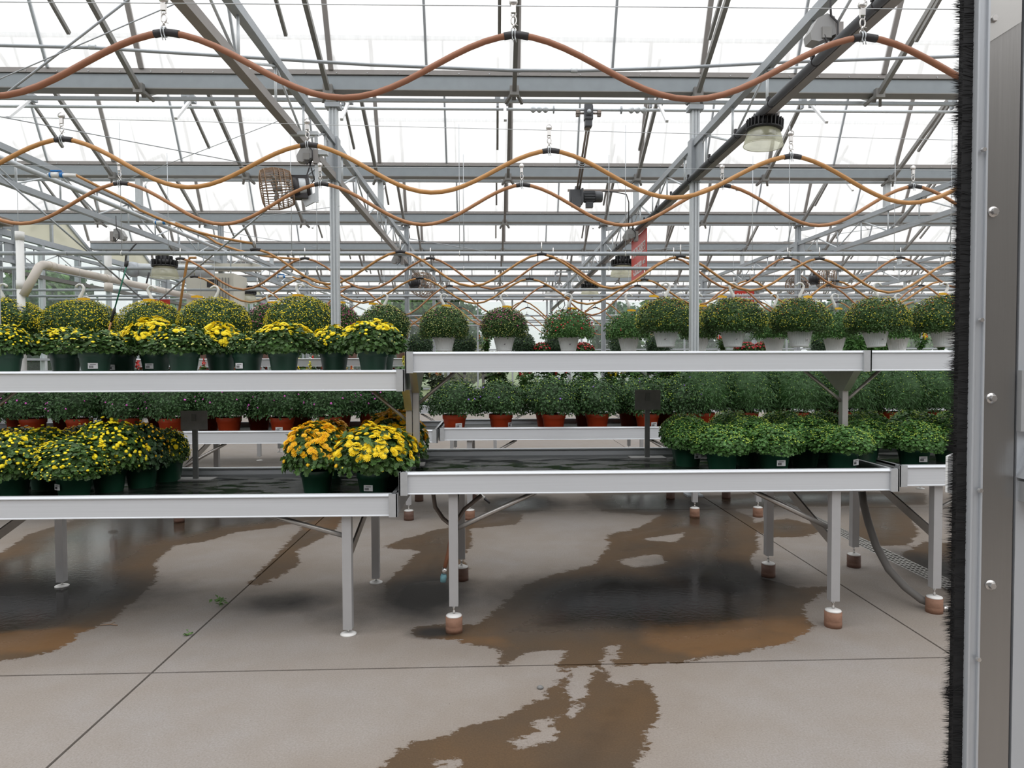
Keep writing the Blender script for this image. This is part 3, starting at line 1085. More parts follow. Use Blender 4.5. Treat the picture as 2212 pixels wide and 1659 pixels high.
z1 = zline([(360, 70), (1870, 80)], Y1)
hose('brown hose hung in wide waves, nearest and highest in view', Y1, peaks_from([360, 1115, 1868], Y1, 3.0), z1, 0.285, 0.0145, 'hose_brown', 0.128)
z2 = zline([(138, 300), (1710, 337)], Y2)
hose('tan hose hung in waves just in front of the cage fan', Y2, peaks_from([138, 668, 1190, 1712], Y2, 2.9), z2, 0.29, 0.0145, 'hose_tan', 0.13)
z3 = zline([(262, 395), (1975, 402)], Y3)
hose('brown hose hung in waves below the cage fan and motor', Y3, peaks_from([262, 695, 1130, 1563, 1975], Y3, 2.9), z3, 0.32, 0.014, 'hose_orange', 0.13)
far = [
    ('orange hose hung in waves, first behind the front posts', 7.9, [552, 865, 1170, 1470, 1770], 538, 558, 0.38),
    ('orange hose hung in waves, second behind the front posts', 9.0, [390, 659, 930, 1195, 1455, 1701, 1945], 558, 556, 0.4),
    ('orange hose hung in waves, third behind the front posts', 9.95, [420, 660, 907, 1144, 1392, 1620, 1804], 597, 606, 0.36),
    ('orange hose hung in waves, fourth behind the front posts', 11.7, [556, 765, 971, 1180, 1377, 1585, 1790, 1990], 617, 616, 0.5),
    ('orange hose hung in waves, fifth behind the front posts', 14.2, [620, 790, 960, 1131, 1300, 1470, 1640, 1810], 650, 652, 0.5),
    ('orange hose hung in waves, sixth behind the front posts', 16.4, [700, 847, 993, 1140, 1286, 1430, 1580, 1725], 664, 664, 0.5),
    ('orange hose hung in waves, seventh behind the front posts', 19.0, [760, 886, 1012, 1138, 1264, 1390, 1516], 680, 680, 0.5),
    ('orange hose hung in waves, eighth behind the front posts', 21.8, [800, 910, 1020, 1130, 1240, 1350, 1460], 692, 692, 0.45),
]
for i, (lb, Y, pk, ya, yb_, sg) in enumerate(far):
    zf = zline([(pk[0], ya), (pk[-1], yb_)], Y)
    hose(lb, Y, peaks_from(pk, Y, 2.7), zf, sg, 0.0145, 'hose_orange' if i % 2 else 'hose_tan', near=False, ext=(0, 1))

# supply pipe along the side-wall truss with valves and drop hoses
vp = empty('supply_pipe', (0, 0, 0), 'pale water supply pipe with blue valves slanting across the upper roof space', 'pipe')
pa, pb = W(-40, 325, 6.6), W(880, 690, 22.0)
pa, pb = Vector((-4.75, 5.6, 3.5)), Vector((-4.75, 26, 3.5))
MB().tube([pa, pb], 0.03, 8).build('pipe', 'galv_light', vp)


def valve(x, Y, z, tgt, nm):
    v = empty('water_valve', (x, Y, z), nm, 'valve', 'blue handled valves')
    MB().tube([(-0.02, 0, 0), (0.26, 0, -0.005)], 0.02, 8).tube([(0.02, 0, 0), (0.09, 0, 0)], 0.03, 8).build('body', 'pvc', v)
    MB().tube([(0.1, 0, 0), (0.13, 0, 0)], 0.026, 8).tube([(0.0, 0, 0), (0.02, 0, 0)], 0.027, 8).box((0.06, 0, 0.04), (0.1, 0.03, 0.014)).tube([(0.06, 0, 0.02), (0.06, 0, 0.04)], 0.012, 6).build('handle', 'blue_plastic', v)
    pts = [Vector((0.25, 0, 0))]
    t = Vector(tgt) - Vector((x, Y, z))
    for k in range(1, 13):
        s = k / 12
        pts.append(Vector((0.25 + (t.x - 0.25) * s, t.y * s, t.z * s - 0.12 * math.sin(math.pi * s) * (1 if s > .3 else .6))))
    MB().tube(pts, 0.014, 7).build('drop_hose', 'hose_tan', v)


valve(W(108, 378, 7.1).x, 7.1, W(108, 378, 7.1).z, W(545, 526, 7.9), 'white water valve with blue handle high on the supply pipe')
valve(W(336, 481, 9.2).x, 9.2, W(336, 481, 9.2).z, W(650, 560, 9.0), 'second blue handled water valve farther along the supply pipe')
valve(W(600, 598, 12.2).x, 12.2, W(600, 598, 12.2).z, W(760, 617, 11.7), 'third blue handled water valve beyond the front post')

# ------------------------------------------------------------------ long pipes
sp = empty('sagging_pipe', (0, 6.4, 0), 'thin galvanised water pipe sagging across below the nearest gutter', 'pipe')
pts = [W(x, y, 6.4) - Vector((0, 6.4, 0)) for x, y in ((-260, 90), (0, 98), (200, 103), (520, 123), (800, 140), (1100, 152), (1250, 153), (1470, 146), (1700, 134), (2060, 122), (2300, 115))]
MB().tube(pts, 0.0155, 8).build('pipe', 'galv', sp)
for px, py in ((200, 102), (1240, 153)):
    p = W(px, py, 6.4)
    MB().tube([(p.x - 0.03, 0, p.z), (p.x + 0.03, 0, p.z)], 0.022, 8).build('pipe_coupling', 'galv_light', sp)

PIPES = [(8.4, 548, 0.024, 'front basket pipe'), (9.6, 580, 0.024, 'second basket pipe'), (12.5, 626, 0.024, 'third basket pipe'),
         (14.1, 639, 0.024, 'fourth basket pipe'), (15.3, 646, 0.024, 'fifth basket pipe'), (19.0, 682, 0.024, 'sixth basket pipe'),
         (20.5, 692, 0.024, 'seventh basket pipe'), (23.0, 703, 0.024, 'eighth basket pipe')]
PZ = {}
for Y, py, r, nm in PIPES:
    a, b_ = W(-30, py + 3, Y), W(2090, py - 3, Y)
    z = (a.z + b_.z) / 2
    PZ[Y] = z
    o = empty('basket_pipe', (0, Y, z), 'long horizontal grey pipe for hanging baskets, the %s counting from the door' % nm.split()[0], 'pipe', 'basket pipes')
    x0 = max(a.x, -9.6)
    MB().tube([(x0, 0, 0), (b_.x + 2, 0, 0)], r, 10).build('pipe', 'galv', o)
    if Y < 10:
        for x in np.arange(-6.4, 8, 2.0):
            MB().tube([(x, 0, 0.02), (x, 0, 4.36 - z)], 0.004, 5).build('hanger_rod', 'galv_light', o)
            MB().torus((x, 0, 0), 0.027, 0.006, (1, 0, 0), n=10, m=5).build('pipe_clamp', 'pvc', o)
        for x in np.arange(-6.9, 8, 0.62):
            MB().torus((x, 0, 0), 0.026, 0.0025, (1, 0.15, 0), n=10, m=4).build('wire_loop', 'galv_light', o)

# ------------------------------------------------------------------ cross rods and cables
RODS = [((-200, 366, 5.8), (300, -18, 4.66), 0.008), ((-200, 256, 5.1), (400, -1, 4.5), 0.004), ((0, 252, 5.0), (600, 366, 7.6), 0.004),
        ((600, 262, 6.5), (270, 390, 7.6), 0.003), ((-30, 352, 7.6), (318, 655, 9.8), 0.011), ((722, 330, 7.75), (320, 668, 9.7), 0.011),
        ((735, 445, 7.7), (460, 482, 8.6), 0.003), ((480, 500, 13.8), (720, 540, 15), 0.005), ((880, 515, 14), (1060, 545, 15.5), 0.008),
        ((1740, 510, 14), (2060, 600, 17), 0.004), ((1250, 555, 15.5), (1500, 530, 14), 0.008), ((1495, 550, 15), (2060, 470, 9.5), 0.004)]
for k, (a, b_, r) in enumerate(RODS):
    pa, pb = W(*a), W(*b_)
    o = MB().tube([pa, pb], r, 6).build('brace_rod' if r > 0.004 else 'brace_cable', 'galv')
    o['kind'] = 'structure'
    lab = ['thick brace rod crossing the upper corner above the nearest gutter', 'thin brace cable crossing the upper corner above the nearest gutter',
           'thin brace cable running from the side down to the cage fan', 'thin brace cable crossing in front of the second gutter', 
           'long brace rod falling across the side wall glass', 'brace rod rising from the yellow baskets toward the cage fan', 'thin cable between the fan post and the next gutter',
           'short cable from the side post arm', 'short brace rod just behind the front post', 'thin cable falling at the far side past the sign', 'short brace rod left of the red sign',
           'thin cable rising past the red sign'][k]
    tag(o, lab, 'brace', kind='structure')

# ------------------------------------------------------------------ vent motor
Yg = 9.12
gc = W(1271, 245, Yg)
vm = empty('vent_motor', gc, 'grey vent gearbox with drive rod and ribbed electric motor', 'motor')
m = MB().box((0, 0, 0), (0.11, 0.11, 0.17)).box((0, -0.06, 0), (0.07, 0.02, 0.08)).box((0, 0, 0.11), (0.1, 0.1, 0.08)).box((0, 0.02, -0.12), (0.09, 0.12, 0.1))
m.build('gearbox', 'motor_grey', vm)
MB().lathe([(0.0001, -0.012), (0.028, -0.012), (0.028, 0.012), (0.0001, 0.012)], 12, (0, -0.07, 0), (0, 1, 0)).build('cap', 'galv', vm)
for s in (-1, 1):
    m = MB().tube([(s * 0.06, 0, 0), (s * 0.12, 0, 0)], 0.014, 8)
    for k in range(6):
        t = k * math.pi / 3
        m.box((s * 0.14, 0.03 * math.cos(t), 0.03 * math.sin(t)), (0.045, 0.024, 0.024))
    m.build('knob', 'rust_steel', vm)
mc = W(1243, 425, 10.1) - gc
MB().lathe([(0.04, 0), (0.04, 0.09)], 10, Vector((0, 0.03, -0.12)), mc).tube([Vector((-0.012, 0.03, -0.14)), mc + Vector((0.015, 0, 0.05))], 0.015, 8).tube([Vector((0.022, 0.03, -0.14)), mc + Vector((0.05, 0, 0.05))], 0.015, 8).build('drive_rods', 'rust_steel', vm)
mid = mc * 0.55
m = MB()
for k in range(4):
    m.torus(mid + Vector((0.01, 0, 0.03 * k - 0.05)), 0.045, 0.008, mc, n=10, m=5)
m.build('chain_coupling', 'galv', vm)
gb = MB().box(mc + Vector((0.0, 0, 0)), (0.17, 0.16, 0.17)).box(mc + Vector((0, -0.1, -0.1)), (0.13, 0.12, 0.13)).lathe([(0.05, 0), (0.03, 0.09)], 10, mc + Vector((0.02, -0.03, 0.05)), (0, 0, 1))
gb.box(mc + Vector((0.09, 0, 0)), (0.03, 0.2, 0.2)).build('lower_gearbox', 'motor_grey', vm)
m = MB().lathe([(0.05, 0.1), (0.075, 0.12), (0.075, 0.28), (0.08, 0.28), (0.08, 0.37), (0.07, 0.39), (0.0001, 0.39)], 18, mc, (1, 0, 0))
for k in range(14):
    t = 2 * math.pi * k / 14
    m.box(mc + Vector((0.2, 0.08 * math.cos(t), 0.08 * math.sin(t))), (0.15, 0.012, 0.012))
m.box(mc + Vector((0.2, -0.01, -0.12)), (0.1, 0.09, 0.08))
m.build('motor', 'motor_grey', vm)
MB().tube([mc + Vector((0.4, 0, 0.08)), mc + Vector((0.6, 0.05, 0.08)), mc + Vector((0.76, 0.1, 0.06)), mc + Vector((0.8, 0.12, -0.05)), mc + Vector((0.8, 0.14, -0.55))], 0.008, 6).build('power_cable', 'rubber', vm)
MB().mm(mc + Vector((-0.1, 0.09, 0.1)), mc + Vector((0.95, 0.12, 0.13))).build('mount_bar', 'rust_steel', vm)

# ------------------------------------------------------------------ cage fan
fc = W(597, 408, 6.15)


def cage_fan(o, ax, R, L_, near=True, mw='rust_wire'):
    """wire cage round a fan; axis ax points from the motor to the mouth"""
    x, y, d = basis(ax)
    c = MB()
    nw = 44 if near else 18

    def P(r, l, t):
        return d * l + (x * math.cos(t) + y * math.sin(t)) * r
    wr = 0.003 if near else 0.004
    prof = [(0.1, -0.14), (0.135, -0.13), (0.155, -0.08), (0.17, 0.0), (0.165, 0.08), (0.15, 0.115), (0.1, 0.13), (0.03, 0.135)]
    prof = [(r * R / 0.17, l * L_ / 0.27) for r, l in prof]
    for k in range(nw):
        t = 2 * math.pi * k / nw
        c.tube([P(r, l, t) for r, l in prof], wr, 4)
    for r, l in prof[1:] + [((prof[2][0] + prof[3][0]) / 2, (prof[2][1] + prof[3][1]) / 2)]:
        c.tube([P(r, l, 2 * math.pi * k / 24) for k in range(24)], wr * 1.3, 4, closed=True)
    c.build('cage', mw, o)['kind'] = 'stuff'
    bl = MB()
    for k in range(4):
        t = k * math.pi / 2 + 0.4
        e = x * math.cos(t) + y * math.sin(t)
        f_ = d.cross(e)
        rot = 0.5
        a = [e * 0.02 + f_ * 0.02, e * 0.13 + f_ * 0.055 + d * 0.03, e * 0.14 - f_ * 0.035 - d * 0.02, e * 0.02 - f_ * 0.02]
        a = [v * (R / 0.17) for v in a]
        th = d * 0.004
        bl.add(a + [v + th for v in a], [(0, 1, 2, 3), (7, 6, 5, 4), (0, 4, 5, 1), (1, 5, 6, 2), (2, 6, 7, 3), (3, 7, 4, 0)])
    bl.tube([d * -0.05, d * 0.03], 0.025, 8).build('blades', 'galv_dark', o)
    mt = MB().lathe([(0.0001, -0.3), (0.075, -0.295), (0.082, -0.27), (0.082, -0.14), (0.06, -0.12), (0.0001, -0.12)], 20, (0, 0, 0), d)
    mt.build('motor', 'galv_light' if near else 'rubber', o)
    MB().lathe([(0.084, -0.28), (0.088, -0.28), (0.088, -0.25), (0.084, -0.25)], 20, (0, 0, 0), d).lathe([(0.084, -0.19), (0.09, -0.19), (0.09, -0.13), (0.084, -0.13)], 20, (0, 0, 0), d).box(d * -0.2 + Vector((0, 0, 0.085)), (0.15, 0.08, 0.03)).box(d * -0.2 + Vector((0, 0, -0.08)), (0.15, 0.1, 0.04)).build('motor_bands', 'rubber', o)


fan = empty('cage_fan', fc, 'rusty wire-cage air circulation fan with silver motor hung from the truss', 'fan')
cage_fan(fan, (-0.93, -0.28, -0.13), 0.18, 0.27)
br = W(684, 395, 6.2) - fc
_up = 3.52 - fc.z - br.z
MB().bar(br + Vector((0, 0, _up)), br + Vector((0, 0, -0.17)), 0.025, 0.025).bar(br + Vector((0.02, 0, _up)), Vector((-1.77 - fc.x, br.y, br.z + _up)), 0.05, 0.03).bar(br + Vector((0, 0, -0.12)), Vector((0.22, 0.06, -0.11)), 0.02, 0.07).bar(br + Vector((0, 0, 0.26)), br + Vector((0.1, 0, 0.26)), 0.06, 0.04).build('bracket', 'galv_light', fan)
MB().tube([br + Vector((-0.04, 0, 0.2)), br + Vector((-0.09, 0, 0.05)), br + Vector((-0.06, 0, -0.03)), br + Vector((-0.02, 0, 0.03)), br + Vector((-0.07, 0, 0.22))], 0.006, 6).build('power_cable', 'rubber', fan)

def truss_bracket(o, xy, tx):
    up = 3.53 - o.location.z
    return MB().bar((xy[0], xy[1], 0), (xy[0], xy[1], up), 0.03, 0.03).bar((xy[0], xy[1], up), (tx - o.location.x, xy[1], up), 0.03, 0.03)


f2 = empty('cage_fan', W(1785, 602, 12.6), 'rusty cage fan with black motor among the far hoses', 'fan')
cage_fan(f2, (0.95, -0.2, 0), 0.19, 0.3, False)
truss_bracket(f2, (-0.27, 0), 6.25).bar((-0.27, 0, 0), (-0.1, 0, 0), 0.03, 0.03).build('bracket', 'galv', f2)
f3 = empty('cage_fan', W(913, 615, 13.4), 'rusty cage fan hanging just behind the second-row post', 'fan')
cage_fan(f3, (0.6, 0.6, -0.1), 0.24, 0.36, False)
truss_bracket(f3, (-0.2, -0.2), -1.74).bar((-0.2, -0.2, 0), (-0.1, -0.1, 0), 0.03, 0.03).build('bracket', 'galv', f3)
f4 = empty('cage_fan', W(1722, 616, 15.0), 'rusty cage fan at the far post, darkest of the fans', 'fan')
cage_fan(f4, (-0.8, -0.5, 0), 0.22, 0.34, False)
truss_bracket(f4, (0.2, 0.1), 6.25).bar((0.2, 0.1, 0), (0.1, 0.05, 0), 0.03, 0.03).build('bracket', 'galv', f4)

# ------------------------------------------------------------------ junction boxes and lamps


def outlet_box(name, loc, label, sc=1.0, flip=1):
    o = empty(name, loc, label, 'outlet box', 'hooded outlet boxes')
    s = sc
    prof = [(-0.11, -0.05), (-0.12, 0.0), (-0.07, 0.09), (-0.01, 0.12), (0.04, 0.1), (0.05, -0.01), (-0.06, -0.06)]
    MB().prism([(u * s * flip, v * s) for u, v in prof], -0.05 * s, 0.05 * s, lambda t, u, v: (u, t, v)).build('hood', 'motor_grey_l', o)
    MB().box((0.075 * s * flip, 0, 0), (0.05 * s, 0.09 * s, 0.14 * s)).build('back_box', 'taupe', o)
    MB().box((-0.015 * s * flip, -0.055 * s, -0.005 * s), (0.06 * s, 0.012, 0.07 * s)).build('socket', 'galv_dark', o)
    MB().tube([Vector((0.0, -0.05, 0.3)) * s, Vector((0.01, -0.06, 0.1)) * s, Vector((0.05, -0.07, 0.05)) * s, Vector((0.05, -0.07, -0.03)) * s, Vector((-0.01, -0.06, -0.09)) * s, Vector((-0.03, -0.055, -0.02)) * s], 0.007 * s, 6).build('power_cable', 'rubber', o)


mat('motor_grey_l', (0.36, 0.36, 0.36), 0.5)
outlet_box('outlet_box', W(1782, 77, 4.55), 'grey hooded outlet box on the truss beside the nearest hose', 1.0)
outlet_box('outlet_box', W(668, 340, 6.2), 'grey hooded outlet box just above the cage fan', 0.85)
outlet_box('outlet_box', W(1363, 511, 10.2), 'small grey hooded outlet box beside the red sign', 1.0)
outlet_box('outlet_box', W(255, 511, 8.6), 'grey hooded outlet box below the side wall truss', 0.8, -1)
outlet_box('outlet_box', W(860, 563, 13.2), 'small hooded outlet box at the second-row post', 1.0)


def bell_lamp(loc, label, sc=1.0, fins=28, tilt=0.0, rod=0.0):
    o = empty('bell_lamp', loc, label, 'lamp', 'bell lamps')
    s = sc
    o.rotation_euler = (0, tilt, 0)
    m = MB().lathe([(0.0001, 0.0), (0.07 * s, 0.0), (0.07 * s, -0.05 * s), (0.125 * s, -0.055 * s), (0.125 * s, -0.12 * s), (0.0001, -0.12 * s)], 24)
    m.build('heat_sink', 'black_plastic', o)
    m = MB()
    for k in range(fins):
        t = 2 * math.pi * k / fins
        R = Matrix.Rotation(t, 3, 'Z')
        m.box(R @ Vector((0.135 * s, 0, -0.09 * s)), (0.04 * s, 0.008 * s, 0.075 * s), R)
    for k in range(fins // 2):
        t = 4 * math.pi * k / fins
        R = Matrix.Rotation(t, 3, 'Z')
        m.box(R @ Vector((0.08 * s, 0, -0.025 * s)), (0.04 * s, 0.008 * s, 0.05 * s), R)
    m.build('fins', 'black_plastic', o)['kind'] = 'stuff'
    MB().lathe([(0.13 * s, -0.115 * s), (0.152 * s, -0.125 * s), (0.148 * s, -0.14 * s), (0.1 * s, -0.135 * s)], 28).build('ring', 'black_plastic', o)
    MB().lathe([(0.1 * s, -0.13 * s), (0.135 * s, -0.155 * s), (0.156 * s, -0.22 * s), (0.165 * s, -0.27 * s), (0.162 * s, -0.272 * s), (0.152 * s, -0.22 * s), (0.13 * s, -0.16 * s), (0.098 * s, -0.134 * s)], 32).build('shade', 'lamp_shade', o)
    MB().torus((0, 0, -0.271 * s), 0.164 * s, 0.003 * s, (0, 0, 1), n=32, m=6).build('shade_rim', 'pvc_lamp', o)
    MB().lathe([(0.0001, -0.15 * s), (0.06 * s, -0.145 * s), (0.07 * s, -0.13 * s)], 16).build('lens', 'pad_white', o)
    if rod:
        MB().tube([(0, 0, 0), (0, 0, rod)], 0.008, 6).build('hanger_rod', 'galv', o)
    MB().torus((0, 0, 0.03 * s), 0.02 * s, 0.004 * s, (0, 1, 0), n=12, m=5).tube([(0, 0, 0.0), (0, 0, 0.015 * s)], 0.012 * s, 8).build('hook', 'rubber', o)
    return o


mat('pvc_lamp', (0.75, 0.75, 0.62), 0.3)
bell_lamp(W(1653, 247, 5.75), 'black finned lamp with clear bell shade hanging from the truss by the sky', 0.96, tilt=0.06)
bell_lamp(W(1345, 553, 12.1), 'finned bell lamp beside the red hanging sign', 1.29, 20, rod=0.16)
bell_lamp(W(1274, 607, 16.2), 'small finned bell lamp behind the second-row post', 1.3, 16, rod=0.14)
bell_lamp(W(355, 553, 9.3), 'cream bell lamp hanging in front of the side wall heater', 1.05, 18)
bell_lamp(W(532, 618, 13.6), 'small cream bell lamp above the yellow baskets near the heater', 1.2, 16)

# ------------------------------------------------------------------ red hanging sign
pr, pl = W(1396, 540, 10.25), W(1364, 560, 11.45)
sg = empty('hanging_sign', (pr.x + 0.0, pr.y, 0), 'red hanging baskets price sign turned edgeways under the truss', 'sign')
dx, dy = pl.x - pr.x, pl.y - pr.y
zt, zb_ = W(1393, 492, 10.25).z, W(1400, 592, 10.25).z
wid = math.hypot(dx, dy)
dirv = Vector((-dx / wid, -dy / wid, 0))
nrm = Vector((-dirv.y, dirv.x, 0))
if nrm.y > 0 and abs(nrm.y) > 0.01 and nrm.x > 0:
    nrm = -nrm
a = Vector((dx, dy, 0))
MB().add([a + Vector((0, 0, zb_)), Vector((0, 0, zb_)), Vector((0, 0, zt)), a + Vector((0, 0, zt)),
          a + Vector((0.012, 0, zb_)), Vector((0.012, 0, zb_)), Vector((0.012, 0, zt)), a + Vector((0.012, 0, zt))],
         [(0, 1, 2, 3), (7, 6, 5, 4), (0, 4, 5, 1), (1, 5, 6, 2), (2, 6, 7, 3), (3, 7, 4, 0)]).build('board', 'sign_red', sg)


def sign_text(body, size, along, z, nm, parent, base, dv, m='sign_white', sx=1.0):
    cu = bpy.data.curves.new(nm, 'FONT')
    cu.body = body
    cu.size = size
    cu.extrude = 0.002
    cu.align_x = 'RIGHT'
    cu.space_character = 0.95
    o = bpy.data.objects.new(nm, cu)
    COL.objects.link(o)
    dg = bpy.context.evaluated_depsgraph_get()
    me = bpy.data.meshes.new_from_object(o.evaluated_get(dg))
    bpy.data.objects.remove(o)
    me.materials.clear()
    me.materials.append(MATS[m])
    ob = put(nm, me, parent)
    xax = dv
    zax = Vector((0, 0, 1))
    nax = xax.cross(zax)
    R = Matrix((xax * sx, zax, nax)).transposed().to_4x4()
    R.translation = base + dv * along + Vector((0, 0, z)) + nax * 0.004
    ob.matrix_local = R
    return ob


b0 = Vector((0, 0, 0))
sign_text('HANGING BASKETS', 0.2, -0.05, zt - 0.3, 'lettering', sg, b0, dirv, sx=0.62)
sign_text('2 FOR $19.99', 0.2, -0.32, zt - 0.56, 'lettering', sg, b0, dirv, sx=0.66)
sign_text('each', 0.12, -0.06, zt - 0.5, 'lettering', sg, b0, dirv, sx=0.9)
sign_text('unless otherwise marked', 0.07, -0.3, zb_ + 0.08, 'lettering', sg, b0, dirv)

s2 = empty('hanging_sign', W(1607, 640, 16.0), 'small red sign far behind the hanging baskets', 'sign')
MB().mm((-0.22, 0, -0.14), (0.24, 0.01, 0.14)).build('board', 'sign_red', s2)
truss_bracket(s2, (-0.15, 0.02), 6.25).build('hanger_arm', 'galv', s2)
sign_text('BASKETS', 0.14, 0.2, -0.03, 'lettering', s2, Vector((0, -0.004, 0)), Vector((1, 0, 0)), sx=0.7)

# ------------------------------------------------------------------ side wall services
dp = empty('downspout', W(47, 700, 8.3), 'white plastic rain downspout by the side wall', 'pipe')
zd = dp.location.z
MB().tube([(0, 0, -zd + 0.02), (0, 0, W(47, 505, 8.3).z - zd)], 0.042, 14).build('pipe', 'pvc', dp)
for z in (W(47, 615, 8.3).z - zd, W(47, 510, 8.3).z - zd):
    MB().tube([(0, 0, z - 0.05), (0, 0, z + 0.05)], 0.048, 14).build('pipe_collar', 'pvc', dp)
dl = empty('drain_line', (0, 0, 0), 'dusty white drain pipe running back along the side wall', 'pipe')
p0, p1, p2 = W(50, 638, 8.3), W(84, 577, 8.35), W(96, 572, 8.5)
p3, p4 = W(390, 636, 12.3), W(560, 690, 18)
MB().tube([p0, p0.lerp(p1, .5), p1, p1.lerp(p2, .6) + Vector((0, 0, .008)), p2, p2.lerp(p3, .3), p2.lerp(p3, .6), p3, Vector((p3.x + 0.03, 13.6, p3.z - 0.01))], 0.05, 12).build('pipe', 'pvc_dirty', dl)
for f_ in (0.02, 0.35, 0.66):
    q = p2.lerp(p3, f_)
    MB().tube([q, q + (p3 - p2).normalized() * 0.1], 0.056, 12).build('pipe_collar', 'pvc_dirty', dl)
d2 = empty('downspout', W(234, 600, 10.6), 'second white downspout dropping to the dusty drain pipe', 'pipe')
MB().tube([(0, 0, -0.16), (0, 0, 0.36)], 0.05, 12).build('pipe', 'pvc', d2)
MB().tube([(0, 0, -0.2), (0, 0, -0.08)], 0.058, 12).build('pipe_collar', 'pvc_dirty', d2)

hb = empty('unit_heater', W(470, 628, 13.2), 'cream box unit heater hung near the side wall', 'heater')
m = MB().box((0, 0, 0), (0.85, 0.7, 0.56))
m.build('body', 'cream', hb)
for k in range(5):
    MB().box((0.12 + 0.055 * k, -0.355, 0.0), (0.018, 0.02, 0.4)).build('louver', 'galv_dark', hb)
MB().box((0.05, -0.355, 0.1), (0.2, 0.012, 0.14)).build('vent_opening', 'rubber', hb)
MB().tube([(-0.25, 0, 0.28), (-0.25, 0, 0.75)], 0.012, 6).tube([(0.25, 0, 0.28), (0.25, 0, 0.75)], 0.012, 6).build('hanger_rods', 'galv', hb)
MB().tube([(0.3, 0.1, -0.28), (0.32, 0.1, -0.5), (0.42, 0.1, -0.56), (0.6, 0.1, -0.56), (0.66, 0.1, -0.5), (0.66, 0.1, -0.3)], 0.05, 10).build('vent_pipe', 'pvc', hb)
h2 = empty('unit_heater', W(290, 590, 12.2), 'silver duct fan with round blower behind the bell lamp', 'heater')
MB().lathe([(0.0001, -0.1), (0.1, -0.1), (0.13, -0.06), (0.13, 0.02), (0.0001, 0.02)], 18, (0, 0, 0.06), (0.3, 1, 0)).build('blower', 'galv', h2)
MB().tube([(0.05, 0.02, 0.06), (1.3, 0.1, 0.04)], 0.11, 14).build('duct', 'galv_light', h2)
MB().tube([(0.1, -0.1, 0.5), (-0.08, -0.1, 0.3), (-0.12, -0.1, 0.0), (0.05, -0.1, -0.25), (0.25, -0.1, -0.2), (0.3, -0.1, 0.0)], 0.014, 6).build('cable', 'rubber', h2)
h3 = empty('beam_heater', W(455, 578, 14.0), 'long cream ducting panel hung high behind the side truss', 'heater')
MB().box((0, 0, 0), (1.9, 0.3, 0.12)).build('body', 'cream', h3)
MB().tube([(-0.6, 0, 0.06), (-0.6, 0, 0.6)], 0.01, 6).tube([(0.6, 0, 0.06), (0.6, 0, 0.6)], 0.01, 6).build('hanger_rods', 'galv', h3)
h4 = empty('control_box', W(1195, 640, 15.5), 'small white control box under the far gutter, centre', 'control box')
MB().box((0, 0, 0), (0.36, 0.2, 0.16)).build('body', 'pvc', h4)
MB().box((0.02, -0.1, 0.0), (0.14, 0.02, 0.06)).build('panel', 'galv', h4)
truss_bracket(h4, (0.05, 0), 2.25).build('hanger_arm', 'galv', h4)
MB().tube([(0.1, 0, -0.08), (0.12, 0, -0.25), (0.2, 0, -0.3), (0.26, 0, -0.2), (0.24, 0, -0.08)], 0.01, 6).build('cable', 'rubber', h4)

wd = empty('watering_wand', W(268, 590, 8.15), 'green watering wand with black grip hanging between the yellow baskets', 'watering wand')
dv = W(240, 700, 8.15) - W(273, 575, 8.15)
MB().tube([Vector((0.03, 0, 0.08)), dv * 0.62], 0.008, 8).build('tube', 'green_wand', wd)
MB().tube([dv * 0.6, dv * 0.67, dv * 0.72, dv * 0.85], [0.012, 0.02, 0.016, 0.012], 8).build('grip', 'black_plastic', wd)
MB().tube([Vector((0.025, 0, 0.07)), Vector((0.03, 0, 0.1)), Vector((0.032, 0, 0.14))], [0.012, 0.02, 0.022], 8).build('nozzle', 'rubber', wd)
MB().tube([dv * 0.84, dv * 1.15], 0.012, 8).build('hose', 'hose_tan', wd)
h5 = empty('hose_end', W(404, 560, 9.4), 'tan hose end dangling straight down near the heater', 'hose')
dv = W(386, 680, 9.4) - W(404, 560, 9.4)
MB().tube([Vector((0.12, 0, 0.02)), Vector((0.04, 0, 0.02)), Vector((0, 0, -0.04)), dv * 0.5, dv], 0.017, 8).build('hose', 'hose_tan', h5)

s3 = empty('hanging_sign', W(343, 655, 9.62), 'small red board peeking over the third yellow dome', 'sign')
MB().mm((-0.15, -0.004, -0.09), (0.15, 0.004, 0.05)).build('board', 'sign_red', s3)
_zp = PZ[9.6] - s3.location.z
MB().tube([(-0.1, 0, 0.04), (-0.1, 0, _zp)], 0.003, 5).tube([(0.1, 0, 0.04), (0.1, 0, _zp)], 0.003, 5).build('hanger_wires', 'galv', s3)
# ------------------------------------------------------------------ benches
def rail(o, x0, x1, y, z, h, front=True, mname='alu', caps=(True, True), name='front_rail'):
    """extruded rail along X whose outer face is at y; z is its top"""
    s = -1 if front else 1
    m = MB()
    m.prism([(0, 0.008), (0, h - 0.017), (s * 0.009, h - 0.014), (s * 0.009, h - 0.01), (s * 0.001, h), (-s * 0.032, h), (-s * 0.032, h - 0.008), (-s * 0.008, h - 0.008),
             (-s * 0.008, 0.008), (-s * 0.03, 0.008), (-s * 0.03, 0), (s * 0.003, 0), (s * 0.003, 0.004)], x0, x1, lambda t, u, v: (t, y + u, z - h + v))
    m.build(name, mname, o)
    for k, x in enumerate((x0, x1)):
        if caps[k]:
            sx = 1 if k == 0 else -1
            MB().mm((x - sx * 0.004, y + s * 0.016, z - h - 0.003), (x + sx * 0.042, y + s * 0.001, z + 0.001)).mm((x - sx * 0.005, y + s * 0.016, z - h - 0.003), (x + sx * 0.003, y - s * 0.03, z + 0.001)).build('corner_cap', 'alu_cap', o)


